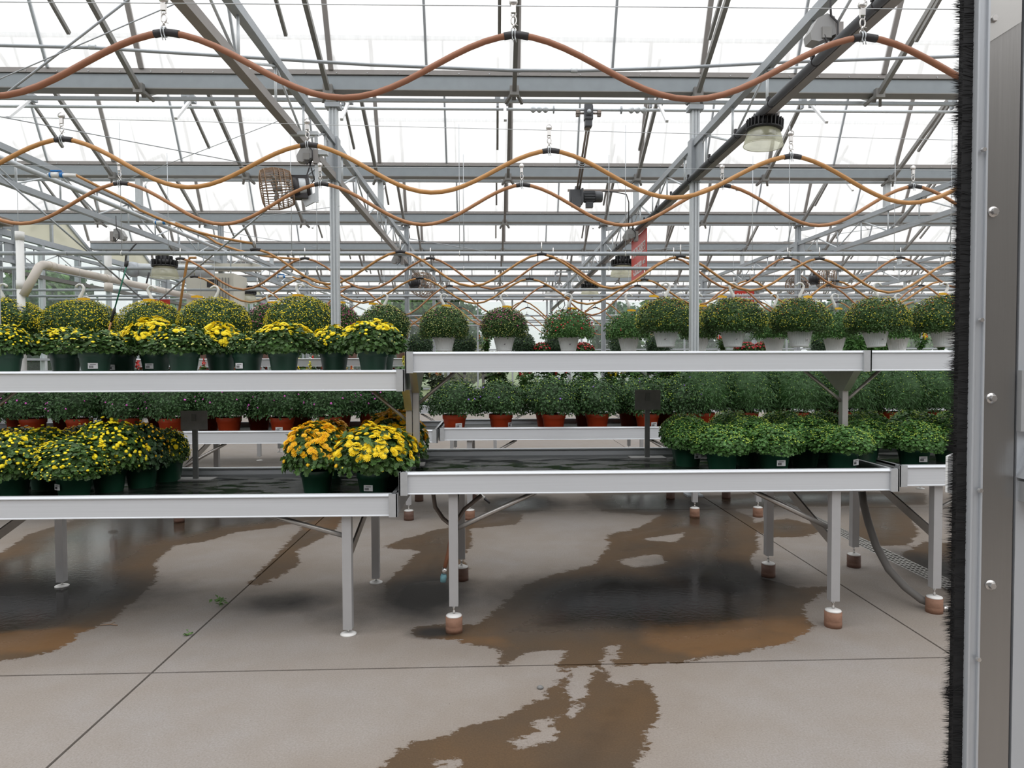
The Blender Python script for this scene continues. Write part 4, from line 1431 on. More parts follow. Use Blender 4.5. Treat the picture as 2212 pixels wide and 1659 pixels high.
def bench(label, x0, x1, y0, y1, z, legs, raised, rods=(), tray='water_tray', h=0.122, group='grow benches', feet=True, side_bars=True, dz_leg=None):
    o = empty('grow_bench', ((x0 + x1) / 2, (y0 + y1) / 2, 0), label, 'bench', group)
    ox, oy = o.location.x, o.location.y
    A = lambda x, y, zz: (x - ox, y - oy, zz)
    rail(o, x0 - ox, x1 - ox, y0 - oy, z, h)
    rail(o, x0 - ox, x1 - ox, y1 - oy, z, h, False, name='rear_rail')
    for x, s in ((x0, 1), (x1, -1)):
        MB().mm(A(x, y0, z - h), A(x + s * 0.008, y1, z)).mm(A(x, y0 + .01, z - 0.01), A(x + s * 0.03, y1 - .01, z)).build('side_rail', 'alu_cap', o)
    MB().mm(A(x0 + 0.01, y0 + 0.012, z - 0.075), A(x1 - 0.01, y1 - 0.012, z - 0.055)).build('tray', 'tray_black', o)
    if tray:
        m = MB()
        m.add([A(x0 + 0.01, y0 + 0.012, z - 0.05), A(x1 - 0.01, y0 + 0.012, z - 0.05), A(x1 - 0.01, y1 - 0.012, z - 0.05), A(x0 + 0.01, y1 - 0.012, z - 0.05)], [(0, 1, 2, 3)])
        m.build('water_film', tray, o)
    m = MB()
    n = int((x1 - x0) / 0.42)
    for k in range(n):
        xx = x0 + 0.2 + k * 0.42
        m.mm(A(xx, y0 + 0.03, z - 0.11), A(xx + 0.04, y1 - 0.03, z - 0.076))
    m.build('cross_bearers', 'alu_leg', o)
    for lx in legs:
        for ly, fr in ((y0 + 0.055, 1), (y1 - 0.075, 0)):
            zf = (0.15 if raised else 0.034)
            lg = MB().mm(A(lx - 0.025, ly - 0.025, zf), A(lx + 0.025, ly + 0.025, z - h + 0.02)).build('leg', 'alu_leg', o)
            if feet:
                zp = 0.088 if raised else 0.0
                MB().tube([A(lx, ly, zp + 0.01), A(lx, ly, zf + 0.01)], 0.007, 8).build('foot_screw', 'chrome', o)
                MB().lathe([(0.0001, zp), (0.044, zp), (0.044, zp + 0.006), (0.03, zp + 0.012), (0.012, zp + 0.014), (0.0001, zp + 0.014)], 20, A(lx, ly, 0)).build('foot_pad', 'pad_white', o)
        if side_bars:
            MB().bar(A(lx + 0.0, y0 + 0.06, 0.52 * z), A(lx + 0.0, y1 - 0.09, z - h - 0.02), 0.012, 0.055).build('side_brace', 'brace', o)
    for (a, b_, yy) in rods:
        MB().tube([A(a[0], yy, a[1]), A(b_[0], yy, b_[1])], 0.014, 8).build('brace_rod', 'brace', o)
    return o


def riser(px_or_x, y, h, r, m, label):
    o = empty('clay_riser', (px_or_x, y, 0), label, 'block', 'clay blocks under bench feet')
    MB().lathe([(0.0001, 0), (r, 0), (r * 1.02, h * 0.3), (r * 0.985, h * 0.36), (r * 1.0, h * 0.42), (r * 1.0, h), (0.0001, h)], 22).build('block', m, o)


ZA, ZB, ZC_ = 0.905, 0.792, 0.893
YF, YR = 3.8, 4.86
A_X0, A_X1 = XP(864, YF, ZA), XP(1938, YF, ZA)
B_X1 = XP(857, YF - 0.02, ZB)
B_X0 = B_X1 - 2.74
lA = (XP(980, YF + .055, .4), XP(1801, YF + .055, .4))
bench('raised grow bench holding the bright green mums, dark flooded tray half empty', A_X0, A_X1, YF, YR, ZA, lA, True,
      [((lA[0] + 0.02, 0.58), (lA[0] + 0.46, ZA - 0.125), YF + 0.06), ((lA[1] - 0.02, 0.56), (lA[1] - 0.47, ZA - 0.125), YF + 0.09)])
lB = (-2.93, XP(751, YF + .035, .4))
bench('lower grow bench holding the yellow and orange mums, wet black tray', B_X0, B_X1, YF - 0.02, YR - 0.04, ZB, lB, False,
      [((lB[1] - 0.02, 0.55), (lB[1] - 0.42, ZB - 0.125), YF + 0.04), ((lB[0] + 0.02, 0.5), (lB[0] + 0.5, ZB - 0.125), YR - 0.1), ((lB[0] - 0.02, 0.5), (lB[0] - 0.5, ZB - 0.125), YR - 0.1)])
C_X0 = XP(1942, 4.0, ZC_)
lC = (XP(2020, 4.055, .4), C_X0 + 2.5)
bench('raised grow bench partly hidden behind the black door brush', C_X0, C_X0 + 2.74, 4.0, 5.06, ZC_, lC, True,
      [((lC[0] + 0.02, 0.62), (lC[0] + 0.3, ZC_ - 0.125), 4.06)], tray='water_tray')
for x, y, lb, m in ((lA[0], YF + .055, 'tall clay block under the front foot beside the hanging hose nozzle', 'clay'), (lA[1], YF + .055, 'clay block under the front foot at the far end of the green mum bench', 'clay'),
                    (lA[0], YR - .075, 'dark wet clay block under the rear foot behind the hose nozzle', 'clay_wet'), (lA[1], YR - .075, 'dark wet clay block under the rear foot in the big puddle', 'clay_wet'),
                    (lC[0], 4.055, 'cracked clay block beside the floor hose coupling by the brush', 'clay'), (lC[0], 5.06 - .075, 'clay block under the rear foot beside the drain grating', 'clay_wet')):
    riser(x, y, 0.088, 0.047, m, lb)


def mid_bench(label, x0, x1, y0, y1, z, group, legs_n=2, tray='tray_black'):
    lg = [x0 + 0.28 + (x1 - x0 - 0.56) * k / (legs_n - 1) for k in range(legs_n)]
    return bench(label, x0, x1, y0, y1, z, lg, True, [((lg[0], 0.5), (lg[0] + 0.45, z - 0.125), y0 + 0.06), ((lg[-1], 0.5), (lg[-1] - 0.45, z - 0.125), y0 + 0.06)], None, group=group)


YC = 6.6
cR = XP(950, YC, 0.89)
cL = XP(944, YC, 0.875)
mid_bench('white railed bench of pink-flowered asters in red pots, middle aisle', cL - 2.74, cL, YC, YC + 1.05, 0.872, 'middle row benches')
mid_bench('white railed bench of pink asters at the side wall end of the middle aisle', cL - 5.55, cL - 2.8, YC, YC + 1.05, 0.872, 'middle row benches')
mid_bench('white railed bench of violet-flowered asters behind the empty dark tray', cR, cR + 2.74, YC, YC + 1.05, 0.89, 'middle row benches')
mid_bench('white railed bench of fine leaved asters behind the bright green mums', cR + 2.8, cR + 5.54, YC, YC + 1.05, 0.89, 'middle row benches')
for i, x in enumerate((cL - 2.46, cL - 0.28, cR + 0.28, cR + 2.46, cR + 3.08, cL - 5.27)):
    if i == 5:
        continue
    for j, y in enumerate((YC + .055, YC + .975)):
        riser(x, y, 0.088, 0.047, 'clay' if j == 0 and i > 1 else 'clay_wet', 'clay block under the %s foot, %s middle bench leg counting from the side wall' % (('front', 'rear')[j], ORD[i]))

YD = 10.2
for k in range(5):
    x0 = -5.9 + k * 2.82
    mid_bench('white railed bench of mixed bright annuals, %s from the side wall in the back row' % ORD[k], x0, x0 + 2.74, YD, YD + 1.1, 0.89, 'back row benches')


# ------------------------------------------------------------------ upper shelves
def shelf(label, x0, x1, y0, y1, z, posts, zb, h=0.122, caps=(True, True), group='upper shelves', braces=True, rod=0.22, pw=0.036):
    o = empty('display_shelf', ((x0 + x1) / 2, (y0 + y1) / 2, z), label, 'shelf', group)
    ox, oy = o.location.x, o.location.y
    A = lambda x, y, zz: (x - ox, y - oy, zz - z)
    rail(o, x0 - ox, x1 - ox, y0 - oy, 0, h, caps=caps)
    rail(o, x0 - ox, x1 - ox, y1 - oy, 0, h, False, caps=caps, name='rear_rail')
    for x, s in ((x0, 1), (x1, -1)):
        MB().mm(A(x, y0, z - h), A(x + s * 0.008, y1, z)).build('side_rail', 'alu_cap', o)
    MB().mm(A(x0 + 0.01, y0 + 0.012, z - 0.04), A(x1 - 0.01, y1 - 0.012, z - 0.03)).build('deck', 'alu_leg', o)
    ym = y0 + 0.19
    for x, sides in posts:
        MB().mm(A(x - pw / 2, ym - 0.025, zb), A(x + pw / 2, ym + 0.025, z - h)).mm(A(x - 0.05, ym - 0.04, zb), A(x + 0.05, ym + 0.04, zb + 0.012)).build('post', 'alu_shelf_post', o)
        m = MB().prism([(-0.17, 0), (0.28, 0), (0.04, -0.13), (-0.04, -0.13)], x - ox - pw * 0.62, x - ox + pw * 0.62, lambda t, u, v: (t, ym + u - oy, v - h + 0.004))
        m.build('bracket', 'brace', o)
        if braces:
            for s in sides:
                MB().tube([A(x + s * pw * .5, ym, z - h - 0.19), A(x + s * (pw * .5 + rod), ym + 0.02, z - h)], 0.011, 8).build('brace_rod', 'brace', o)
    return o


YS = 4.1
ZSA, ZSB = ZP(758.5, YS, 1400), ZP(801, YS, 430)
sA0, sA1 = XP(877, YS, ZSA), XP(1879, YS, ZSA)
sB1 = XP(872, YS, ZSB)
shelf('white upper shelf above the green mums with hanging baskets showing over it', sA0, sA1, YS, YS + 0.62, ZSA, [(XP(899, YS + .19, 1.3), (1,)), (XP(1822, YS + .19, 1.3) - 0.0, (-1, 1))], ZA - 0.03)
shelf('white upper shelf carrying the row of yellow mums in green pots', sB1 - 2.74, sB1, YS, YS + 0.62, ZSB, [(XP(884, YS + .19, 1.3), (-1,)), (sB1 - 2.62, (1,))], ZB - 0.02)
shelf('white upper shelf end running behind the black door brush', sA1 + 0.004, sA1 + 2.7, YS, YS + 0.62, ZSA, [(sA1 + 2.6, (-1,))], ZC_ - 0.03, caps=(False, True))
for k in range(5):
    x0 = -5.9 + k * 2.82
    shelf('white upper shelf in the back row, %s from the side wall' % ORD[k], x0, x0 + 2.74, YD + 0.25, YD + 0.85, 1.585, [(x0 + 0.1, (1,)), (x0 + 2.64, (-1,))], 0.86, group='back row shelves')

# ------------------------------------------------------------------ card holders standing in the trays


def card_holder(px, ytop, ybot, Y, zt, label):
    o = empty('card_holder', (XP(px, Y, zt), Y, zt), label, 'sign holder', 'card holders')
    h = W(px, ytop, Y).z - zt
    hb = W(px, ybot, Y).z - zt
    MB().mm((-0.016, -0.008, 0.004), (0.016, 0.008, h - 0.02)).build('stake', 'slate_stake', o)
    MB().mm((-0.014, -0.02, h - (h - hb) * 0.55), (0.014, -0.006, h - 0.02)).build('clip', 'slate_stake', o)
    w = 28 / 1500 * Y
    MB().mm((-w, -0.014, hb), (w, -0.009, h)).build('card', 'slate_card', o)
    MB().mm((-0.12, -0.06, 0.0), (0.12, 0.06, 0.006)).build('base', 'slate_card', o)


card_holder(423, 887, 928, 4.62, ZB - 0.05, 'dark blank card holder beside the yellow mums')
card_holder(1398, 842, 885, 4.68, ZA - 0.05, 'dark blank card holder on the empty flooded tray beside the green mums')

# ------------------------------------------------------------------ floor hoses
fh = empty('drain_hose', (0, 0, 0), 'brown hose looping under the bench and ending in a teal nozzle', 'hose')
Q = lambda x, y, Y: W(x, y, Y)
pts = [Q(935, 1060, 4.3), Q(940, 1095, 4.3), Q(957, 1120, 4.25), Q(972, 1132, 4.2), Q(985, 1128, 4.2), Q(1003, 1100, 4.25), Q(1040, 1070, 4.3)]
MB().tube(pts, 0.013, 8).build('upper_loop', 'rust_steel', fh)
MB().tube([Q(973, 1132, 4.2), Q(974, 1160, 4.17), Q(968, 1195, 4.15), Q(961, 1226, 4.14)], 0.012, 8).build('hose', 'hose_brown', fh)
MB().tube([Q(961, 1226, 4.14), Q(960, 1234, 4.14), Q(959, 1240, 4.14)], [0.014, 0.016, 0.013], 8).build('ferrule', 'chrome', fh)
MB().tube([Q(959, 1240, 4.14), Q(958, 1246, 4.14), Q(957, 1257, 4.14)], [0.015, 0.02, 0.017], 8).build('nozzle', 'teal_fitting', fh)
f6 = empty('drain_hose', (0, 0, 0), 'thick grey hose curving from the bench down to the floor by the brush', 'hose')
pts = [Q(1862, 1062, 4.6), Q(1866, 1090, 4.58), Q(1876, 1130, 4.52), Q(1893, 1180, 4.42), Q(1920, 1230, 4.3), Q(1955, 1268, 4.2), Q(1990, 1295, 4.12), Q(2035, 1313, 4.07)]
MB().tube(pts, 0.024, 12).build('hose', 'hose_grey', f6)
MB().tube([Q(2035, 1313, 4.07), Q(2046, 1317, 4.06)], 0.021, 12).build('clamp', 'chrome', f6)
MB().tube([Q(2046, 1317, 4.06), Q(2085, 1332, 4.02)], 0.018, 12).build('coupling', 'rubber', f6)
f7 = empty('spray_nozzle', (0, 0, 0), 'small white drip fitting hanging under the middle of the bench', 'nozzle')
MB().tube([Q(1005, 1035, 4.8), Q(1030, 1065, 5.6), Q(1046, 1076, 5.6)], 0.016, 8).build('body', 'pvc', f7)
MB().tube([Q(1046, 1076, 5.6), Q(1058, 1087, 5.6)], [0.012, 0.008], 8).build('tip', 'rubber', f7)

# weeds in the floor joint
for (px, py, s, lb) in ((474, 1308, 1.0, 'small green weed growing from the floor joint'), (407, 1372, 0.55, 'tiny sprout in the floor joint nearer the door')):
    p = G(px, py)
    o = empty('weed', (p.x, p.y, 0), lb, 'weed', 'weeds in the joint')
    rng = np.random.default_rng(px)
    n = 16
    nn = norm(np.stack([rng.normal(size=n), rng.normal(size=n), 1.2 + rng.random(n)], 1))
    P = np.stack([rng.normal(size=n) * 0.022, rng.normal(size=n) * 0.016, 0.008 + rng.random(n) * 0.03], 1) * s
    v, f = stamp(*LEAF2, frames(nn, rng), P, np.full(n, 0.035 * s))
    put('leaves', np_mesh('leaves', v, f, ['lawn_weed']), o)['kind'] = 'stuff'
    MB().tube([(0, 0, 0), (0.004, 0, 0.03 * s)], 0.002, 5).build('stem', 'stem_green', o)
tw = G(235, 1352)
o = MB().tube([(tw.x - 0.05, tw.y, 0.004), (tw.x, tw.y + 0.01, 0.006), (tw.x + 0.05, tw.y - 0.002, 0.004)], 0.003, 5).tube([(tw.x, tw.y + 0.01, 0.006), (tw.x + 0.02, tw.y + 0.03, 0.01)], 0.002, 5).build('twig', 'rust_wire')
tag(o, 'dry twig lying at the puddle edge', 'twig')
st = G(1167, 1487)
o = MB().lathe([(0.0001, 0), (0.014, 0.001), (0.016, 0.006), (0.009, 0.012), (0.0001, 0.013)], 8, (st.x, st.y, 0)).build('pebble', 'slate_card')
tag(o, 'small grey pebble on dry concrete beside the water trail', 'stone')
# ------------------------------------------------------------------ plants
def dome_points(n, rx, rz, zc, zmin, rng, lo=0.8, hi=1.03, lump=0.05, bias=0.0):
    u = rng.uniform(zmin, 1.0, n)
    if bias:
        u = zmin + (1 - zmin) * ((u - zmin) / (1 - zmin)) ** (1 / (1 + bias))
    t = rng.uniform(0, 2 * math.pi, n)
    c = np.sqrt(1 - u * u)
    d = np.stack([c * np.cos(t), c * np.sin(t), u], 1)
    ph = rng.uniform(0, 6.28, 6)
    lum = 1 + lump * (np.sin(3 * t + ph[0] + 2 * u) + np.sin(5 * t + ph[1] - 4 * u) * 0.7 + np.sin(7 * u + ph[2] + 2 * t) * 0.6)
    r = rng.uniform(lo, hi, n) * lum
    P = d * np.array([rx, rx, rz]) * r[:, None] + np.array([0, 0, zc])
    nn = norm(d / np.array([rx, rx, rz]))
    return P, nn


def core(rx, rz, zc, zmin, k=0.8):
    m = MB()
    prof = []
    for i in range(9):
        a = math.asin(max(-1, zmin)) + (math.pi / 2 - math.asin(max(-1, zmin))) * i / 8
        prof.append((max(0.0005, rx * k * math.cos(a)), zc + rz * k * math.sin(a)))
    prof = [(0.0005, prof[0][1])] + prof
    m.lathe(prof, 14)
    v = np.array(m.v)
    q = np.array(m.f)
    return v, [q]


def merge(parts):
    V, F_, M, off = [], [], [], 0
    for v, fs, mi in parts:
        V.append(v)
        for f in fs:
            F_.append(f + off)
            M.append(mi)
        off += len(v)
    return np.concatenate(V), F_, M


LEAFT = {'lobe': LEAFLOBE, 'simple': LEAF2, 'narrow': LEAFNARROW}
FLT = {'daisy': DAISY, 'button': BUTTON, 'bud': BUD}


class Proto:
    def __init__(s, seed, n, rx, rz, zc, zmin=-0.35, leaf='lobe', ls=(0.024, 0.038), lm='leaf_mum', blooms=(), fl_name='blooms', up=0.5, lump=0.05, lo=0.8, core_k=0.8, stems=0, spread=0.55, bias=0.0):
        rng = np.random.default_rng(seed)
        P, nn = dome_points(n, rx, rz, zc, zmin, rng, lo, 1.03, lump, bias)
        ln = nn + rng.normal(size=nn.shape) * spread + np.array([0, 0, up])
        fw = nn * 0.9 + rng.normal(size=nn.shape) * 0.6 + np.array([0, 0, -0.25])
        v, f = stamp(*LEAFT[leaf], frames(ln, rng, fw), P, rng.uniform(ls[0], ls[1], n))
        parts = [(v, f, 0)]
        if core_k:
            cv, cf = core(rx, rz, zc, zmin, core_k)
            parts.append((cv, cf, 0))
        V, F_, M = merge(parts)
        s.foliage = np_mesh('foliage', V, F_, [lm], M)
        s.bloom = None
        s.single = []
        bp, mats_ = [], []
        for b in blooms:
            kind, cnt, size, mname, zlo, rr = b[:6]
            P, nn = dome_points(cnt, rx, rz, zc, zlo, rng, rr - 0.02, rr + 0.03, lump, b[7] if len(b) > 7 else 0)
            nn = norm(nn + rng.normal(size=nn.shape) * 0.25 + np.array([0, -0.05, 0.35]))
            S = size * rng.uniform(0.75, 1.25, cnt)
            if len(b) > 6 and b[6]:
                s.single.append((kind, mname, P, frames(nn, rng), S))
                continue
            v, f = stamp(*FLT[kind], frames(nn, rng), P, S)
            if mname not in mats_:
                mats_.append(mname)
            bp.append((v, f, mats_.index(mname)))
        if bp:
            V, F_, M = merge(bp)
            s.bloom = np_mesh(fl_name, V, F_, mats_, M, True)
        s.stem = None
        if stems:
            m = MB()
            P, nn = dome_points(stems, rx, rz, zc, 0.0, rng, 0.85, 0.97)
            for p, q in zip(P, nn):
                base = Vector((p[0] * 0.35, p[1] * 0.35, 0.0))
                tip = Vector(p)
                md = base.lerp(tip, 0.5) + Vector((p[0], p[1], 0)) * 0.12
                m.tube([base, md, tip], 0.0022, 4, cap=False)
            s.stem = m.mesh('stems', 'stem_green')


FLM = {}


def flower_mesh(kind, mname):
    k = (kind, mname)
    if k not in FLM:
        v, f = FLT[kind]
        if kind == 'daisy':
            bv, bf = dome_t(6, 0.35)
            bv = bv * 0.2 + np.array([0, 0, 0.22])
            V, F_, M = merge([(v, f, 0), (bv, bf, 1)])
            FLM[k] = np_mesh('flower', V, F_, [mname, 'fl_center' if mname == 'fl_orange' else mname], M)
        else:
            FLM[k] = np_mesh('flower', v, f, [mname], None, True)
    return FLM[k]


# pots
def pot_mesh(rt, rb, h, m, ribs=0, saucer=False):
    k = MB()
    pr = [(0.0005, 0), (rb * 0.97, 0), (rb, 0.006), (rb + (rt - rb) * 0.72, h * 0.74), (rt * 0.985, h * 0.76), (rt, h * 0.98), (rt, h), (rt * 0.93, h), (rt * 0.9, h * 0.86), (0.0005, h * 0.86)]
    if ribs:
        pr = [(0.0005, 0), (rb * 0.97, 0), (rb, 0.01), (rb * 1.03, 0.02), (rb * 1.0, 0.024), (rt * 0.97, h * 0.93), (rt * 1.02, h * 0.94), (rt * 1.02, h), (rt * 0.95, h), (rt * 0.92, h * 0.88), (0.0005, h * 0.88)]
    k.lathe(pr, 24)
    if ribs:
        for i in range(ribs):
            t = 2 * math.pi * i / ribs
            c, s_ = math.cos(t), math.sin(t)
            k.bar((rb * 1.0 * c, rb * 1.0 * s_, 0.03), (rt * 0.975 * c, rt * 0.975 * s_, h * 0.92), 0.006, 0.006, (c, s_, 0.2))
    return k.mesh('pot', m)


POT_G = pot_mesh(0.092, 0.07, 0.145, 'pot_green')
POT_R = pot_mesh(0.118, 0.09, 0.17, 'pot_red')
POT_W = pot_mesh(0.145, 0.105, 0.19, 'pot_white', 36)
POT_B = pot_mesh(0.15, 0.11, 0.2, 'pot_brown')
SOIL = MB().lathe([(0.0005, 0.004), (0.05, 0.003), (0.083, 0.0)], 14).mesh('soil', 'soil')
LAB = MB().mm((-0.026, -0.0012, -0.017), (0.026, 0.0, 0.017)).mesh('price_label', 'label_white')
_bc = MB()
_x = -0.02
for _k in range(9):
    _wd = [0.0016, 0.0008, 0.0024, 0.001, 0.0018, 0.0008, 0.0028, 0.0012, 0.0016][_k]
    _bc.mm((_x, -0.0016, -0.012), (_x + _wd, -0.0012, 0.002))
    _x += _wd + 0.0011
_bc.mm((-0.015, -0.0016, 0.006), (0.016, -0.0012, 0.009))
BARC = _bc.mesh('barcode', 'ink')


def price_label(o, rt, rb, h, ang, z, sc=1.0):
    r = rb + (rt - rb) * (z / h) + 0.004
    a = -math.pi / 2 + ang
    l = put('price_label', LAB, o, (r * math.cos(a), r * math.sin(a), z), ang, sc)
    put('barcode', BARC, l)


def plant(name, label, cat, group, proto, loc, rot=0.0, fs=1.0, ps=1.0, pot=POT_G, dims=(0.092, 0.07, 0.145), lab=None, soil=True, singles=True, fz=0.0, fscale=None):
    o = empty(name, loc, label, cat, group)
    rt, rb, h = [d * ps for d in dims]
    put('pot', pot, o, None, rot * 0.3, ps)
    if soil:
        put('soil', SOIL, o, (0, 0, h * 0.86), None, rt / 0.092)
    s3 = fscale or (fs, fs, fs)
    f = put('foliage', proto.foliage, o, (0, 0, h + fz), rot, s3)
    f['kind'] = 'stuff'
    if proto.bloom:
        b = put('blooms', proto.bloom, o, (0, 0, h + fz), rot, s3)
        b['kind'] = 'stuff'
    if proto.stem:
        b = put('stems', proto.stem, o, (0, 0, h + fz), rot, s3)
        b['kind'] = 'stuff'
    if proto.single and singles:
        R = Matrix.Rotation(rot, 3, 'Z')
        S3 = Matrix.Diagonal(Vector(s3))
        for kind, mname, P, B, S in proto.single:
            me = flower_mesh(kind, mname)
            for p, bb, sz in zip(P, B, S):
                q = put('flower', me, o)
                RB = R @ Matrix(bb.tolist()).transposed()
                mm_ = RB.to_4x4() @ Matrix.Scale(float(sz) * fs, 4)
                mm_.translation = R @ (S3 @ Vector(p)) + Vector((0, 0, h + fz))
                q.matrix_local = mm_
    if lab is not None:
        price_label(o, rt, rb, h, lab[0], lab[1] * h, lab[2] if len(lab) > 2 else 1.0)
    return o


Mb = dict(rx=0.19, rz=0.165, zc=0.035, zmin=-0.22)
PR = {}
mat('fl_gold', (1.0, 0.73, 0.012), 0.6, island=0.1, translucent=0.12)
PR['dense'] = [Proto(11, 1500, lm='leaf_mum', blooms=[('daisy', 270, 0.019, 'fl_yellow', 0.2, 1.05, True, 0.2), ('button', 40, 0.009, 'fl_yellow', 0.0, 1.04)], **Mb)]
PR['dense'].append(Proto(12, 1500, lm='leaf_mum', blooms=[('daisy', 70, 0.018, 'fl_yellow', 0.4, 1.06, True, 0.1), ('button', 80, 0.0105, 'fl_yellow', 0.1, 1.04), ('bud', 50, 0.006, 'bud_pale', 0.0, 1.04)], stems=30, **Mb))
PR['open'] = [Proto(13, 1500, lm='leaf_mum', leaf='lobe', blooms=[('daisy', 75, 0.02, 'fl_yellow', 0.62, 1.06, True), ('button', 50, 0.011, 'fl_yellow', 0.4, 1.05), ('bud', 60, 0.006, 'bud_pale', 0.1, 1.04)], stems=70, core_k=0.6, **Mb)]
PR['budded'] = [Proto(14, 1900, lm='leaf_mum', blooms=[('button', 40, 0.0115, 'fl_yellow', 0.3, 1.05), ('bud', 110, 0.0065, 'bud_pale', 0.0, 1.04), ('daisy', 8, 0.018, 'fl_yellow', 0.5, 1.05, True)], **Mb),
                Proto(15, 1900, lm='leaf_mum', blooms=[('button', 140, 0.011, 'fl_yellow', 0.1, 1.05, False, 0.3), ('bud', 60, 0.0065, 'bud_pale', -0.1, 1.04), ('daisy', 16, 0.018, 'fl_yellow', 0.5, 1.05, True)], **Mb)]
PR['bench_y'] = [Proto(16, 2300, rx=0.2, rz=0.185, zc=0.04, zmin=-0.28, lm='leaf_mum', blooms=[('button', 250, 0.0105, 'fl_yellow', -0.1, 1.05, False, 0.3), ('bud', 90, 0.0065, 'bud_yellow', -0.2, 1.04), ('daisy', 18, 0.017, 'fl_yellow', 0.1, 1.05, True)]),
                 Proto(17, 2300, rx=0.2, rz=0.185, zc=0.04, zmin=-0.28, lm='leaf_mum', blooms=[('button', 170, 0.0095, 'fl_yellow', -0.15, 1.05, False, 0.3), ('bud', 190, 0.0065, 'bud_yellow', -0.3, 1.04), ('daisy', 12, 0.016, 'fl_yellow', 0.1, 1.05, True)]),
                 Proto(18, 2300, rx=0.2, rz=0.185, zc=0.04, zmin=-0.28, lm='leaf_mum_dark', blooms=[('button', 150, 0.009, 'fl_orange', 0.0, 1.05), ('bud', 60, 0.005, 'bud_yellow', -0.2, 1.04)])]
PR['orange'] = [Proto(19, 1200, rx=0.215, rz=0.19, zc=0.06, zmin=-0.22, lm='leaf_mum', ls=(0.03, 0.05), blooms=[('daisy', 210, 0.0225, 'fl_orange', 0.12, 1.04, True, 0.3), ('button', 20, 0.011, 'fl_orange', -0.15, 1.03), ('bud', 14, 0.006, 'bud_yellow', -0.2, 1.03)], core_k=0.72),
                Proto(20, 1200, rx=0.215, rz=0.19, zc=0.06, zmin=-0.22, lm='leaf_mum', ls=(0.03, 0.05), blooms=[('daisy', 230, 0.0225, 'fl_gold', 0.08, 1.04, True, 0.3), ('button', 20, 0.012, 'fl_orange', -0.15, 1.03), ('bud', 16, 0.006, 'bud_yellow', -0.2, 1.03)], core_k=0.72)]
PR['green'] = [Proto(30 + k, 4200, rx=0.185, rz=0.155, zc=0.04, zmin=-0.42, lm='leaf_green', ls=(0.017, 0.03), blooms=[('bud', 420, 0.005, 'bud_lime', 0.1, 1.04)], lump=0.06) for k in range(3)]
PR['aster_p'] = [Proto(40 + k, 3600, rx=0.27, rz=0.23, zc=0.13, zmin=-0.55, leaf='simple', lm='leaf_aster', ls=(0.018, 0.034), blooms=[('button', 26, 0.009, 'fl_magenta', -0.2, 1.03)], lump=0.07, core_k=0.78) for k in range(2)]
PR['aster_v'] = [Proto(44 + k, 3600, rx=0.26, rz=0.21, zc=0.12, zmin=-0.55, leaf='simple', lm='leaf_aster', ls=(0.018, 0.034), blooms=[('button', 7, 0.009, 'fl_violet', -0.1, 1.03), ('bud', 160, 0.005, 'bud_lime', 0, 1.02)], lump=0.07, core_k=0.78) for k in range(2)]
PR['fine'] = [Proto(48 + k, 5200, rx=0.33, rz=0.3, zc=0.19, zmin=-0.6, leaf='narrow', lm='leaf_fine', ls=(0.03, 0.055), blooms=[('bud', 260, 0.004, 'bud_lime', -0.1, 1.03)], lump=0.05, core_k=0.8, up=0.8) for k in range(2)]
HB = dict(zc=0.17, zmin=-0.55, leaf='simple', ls=(0.02, 0.036), lump=0.03, core_k=0.86)
PR['hang_y'] = [Proto(60 + k, 6500, rx=0.4, rz=0.34, lm='leaf_mum', blooms=[('button', 1000, 0.0075, 'fl_yellow', -0.3, 1.025, False, 0.3), ('bud', 650, 0.0065, 'bud_yellow', -0.5, 1.02)], **HB) for k in range(2)]
PR['hang_o'] = [Proto(63 + k, 6500, rx=0.36, rz=0.33, lm='leaf_mum', blooms=[('bud', 750, 0.006, 'bud_yellow', -0.3, 1.02), ('button', 150, 0.007, 'fl_rust', 0.2, 1.02, False, 0.4)], **HB) for k in range(2)]
PR['hang_pg'] = [Proto(66, 6500, rx=0.32, rz=0.31, lm='leaf_mum', blooms=[('bud', 900, 0.006, 'bud_pale', -0.5, 1.02), ('button', 45, 0.009, 'fl_pink', 0.3, 1.02)], **HB)]
PR['hang_p'] = [Proto(67, 6500, rx=0.31, rz=0.3, lm='leaf_mum', blooms=[('bud', 650, 0.006, 'bud_pale', -0.5, 1.02), ('button', 300, 0.009, 'fl_pink', -0.1, 1.02, False, 0.4)], **HB)]
PR['hang_r'] = [Proto(68, 4200, rx=0.33, rz=0.3, lm='leaf_green', blooms=[('button', 150, 0.012, 'fl_red', -0.1, 1.04, False, 0.4), ('bud', 250, 0.006, 'bud_pale', -0.2, 1.02)], zc=0.09, zmin=-0.3, leaf='simple', ls=(0.022, 0.038), lump=0.07, core_k=0.75)]
PR['hang_g'] = [Proto(69, 4600, rx=0.31, rz=0.29, lm='leaf_green', blooms=[('bud', 120, 0.006, 'bud_pale', -0.2, 1.02), ('button', 10, 0.009, 'fl_red', 0.0, 1.03)], zc=0.08, zmin=-0.3, leaf='simple', ls=(0.02, 0.036), lump=0.06, core_k=0.8)]
PR['ball'] = [Proto(72, 2600, rx=0.2, rz=0.2, zc=0.12, zmin=-0.8, leaf='simple', lm='leaf_mum_dark', ls=(0.02, 0.035), blooms=[('bud', 80, 0.006, 'bud_lime', 0, 1.02)], core_k=0.85)]

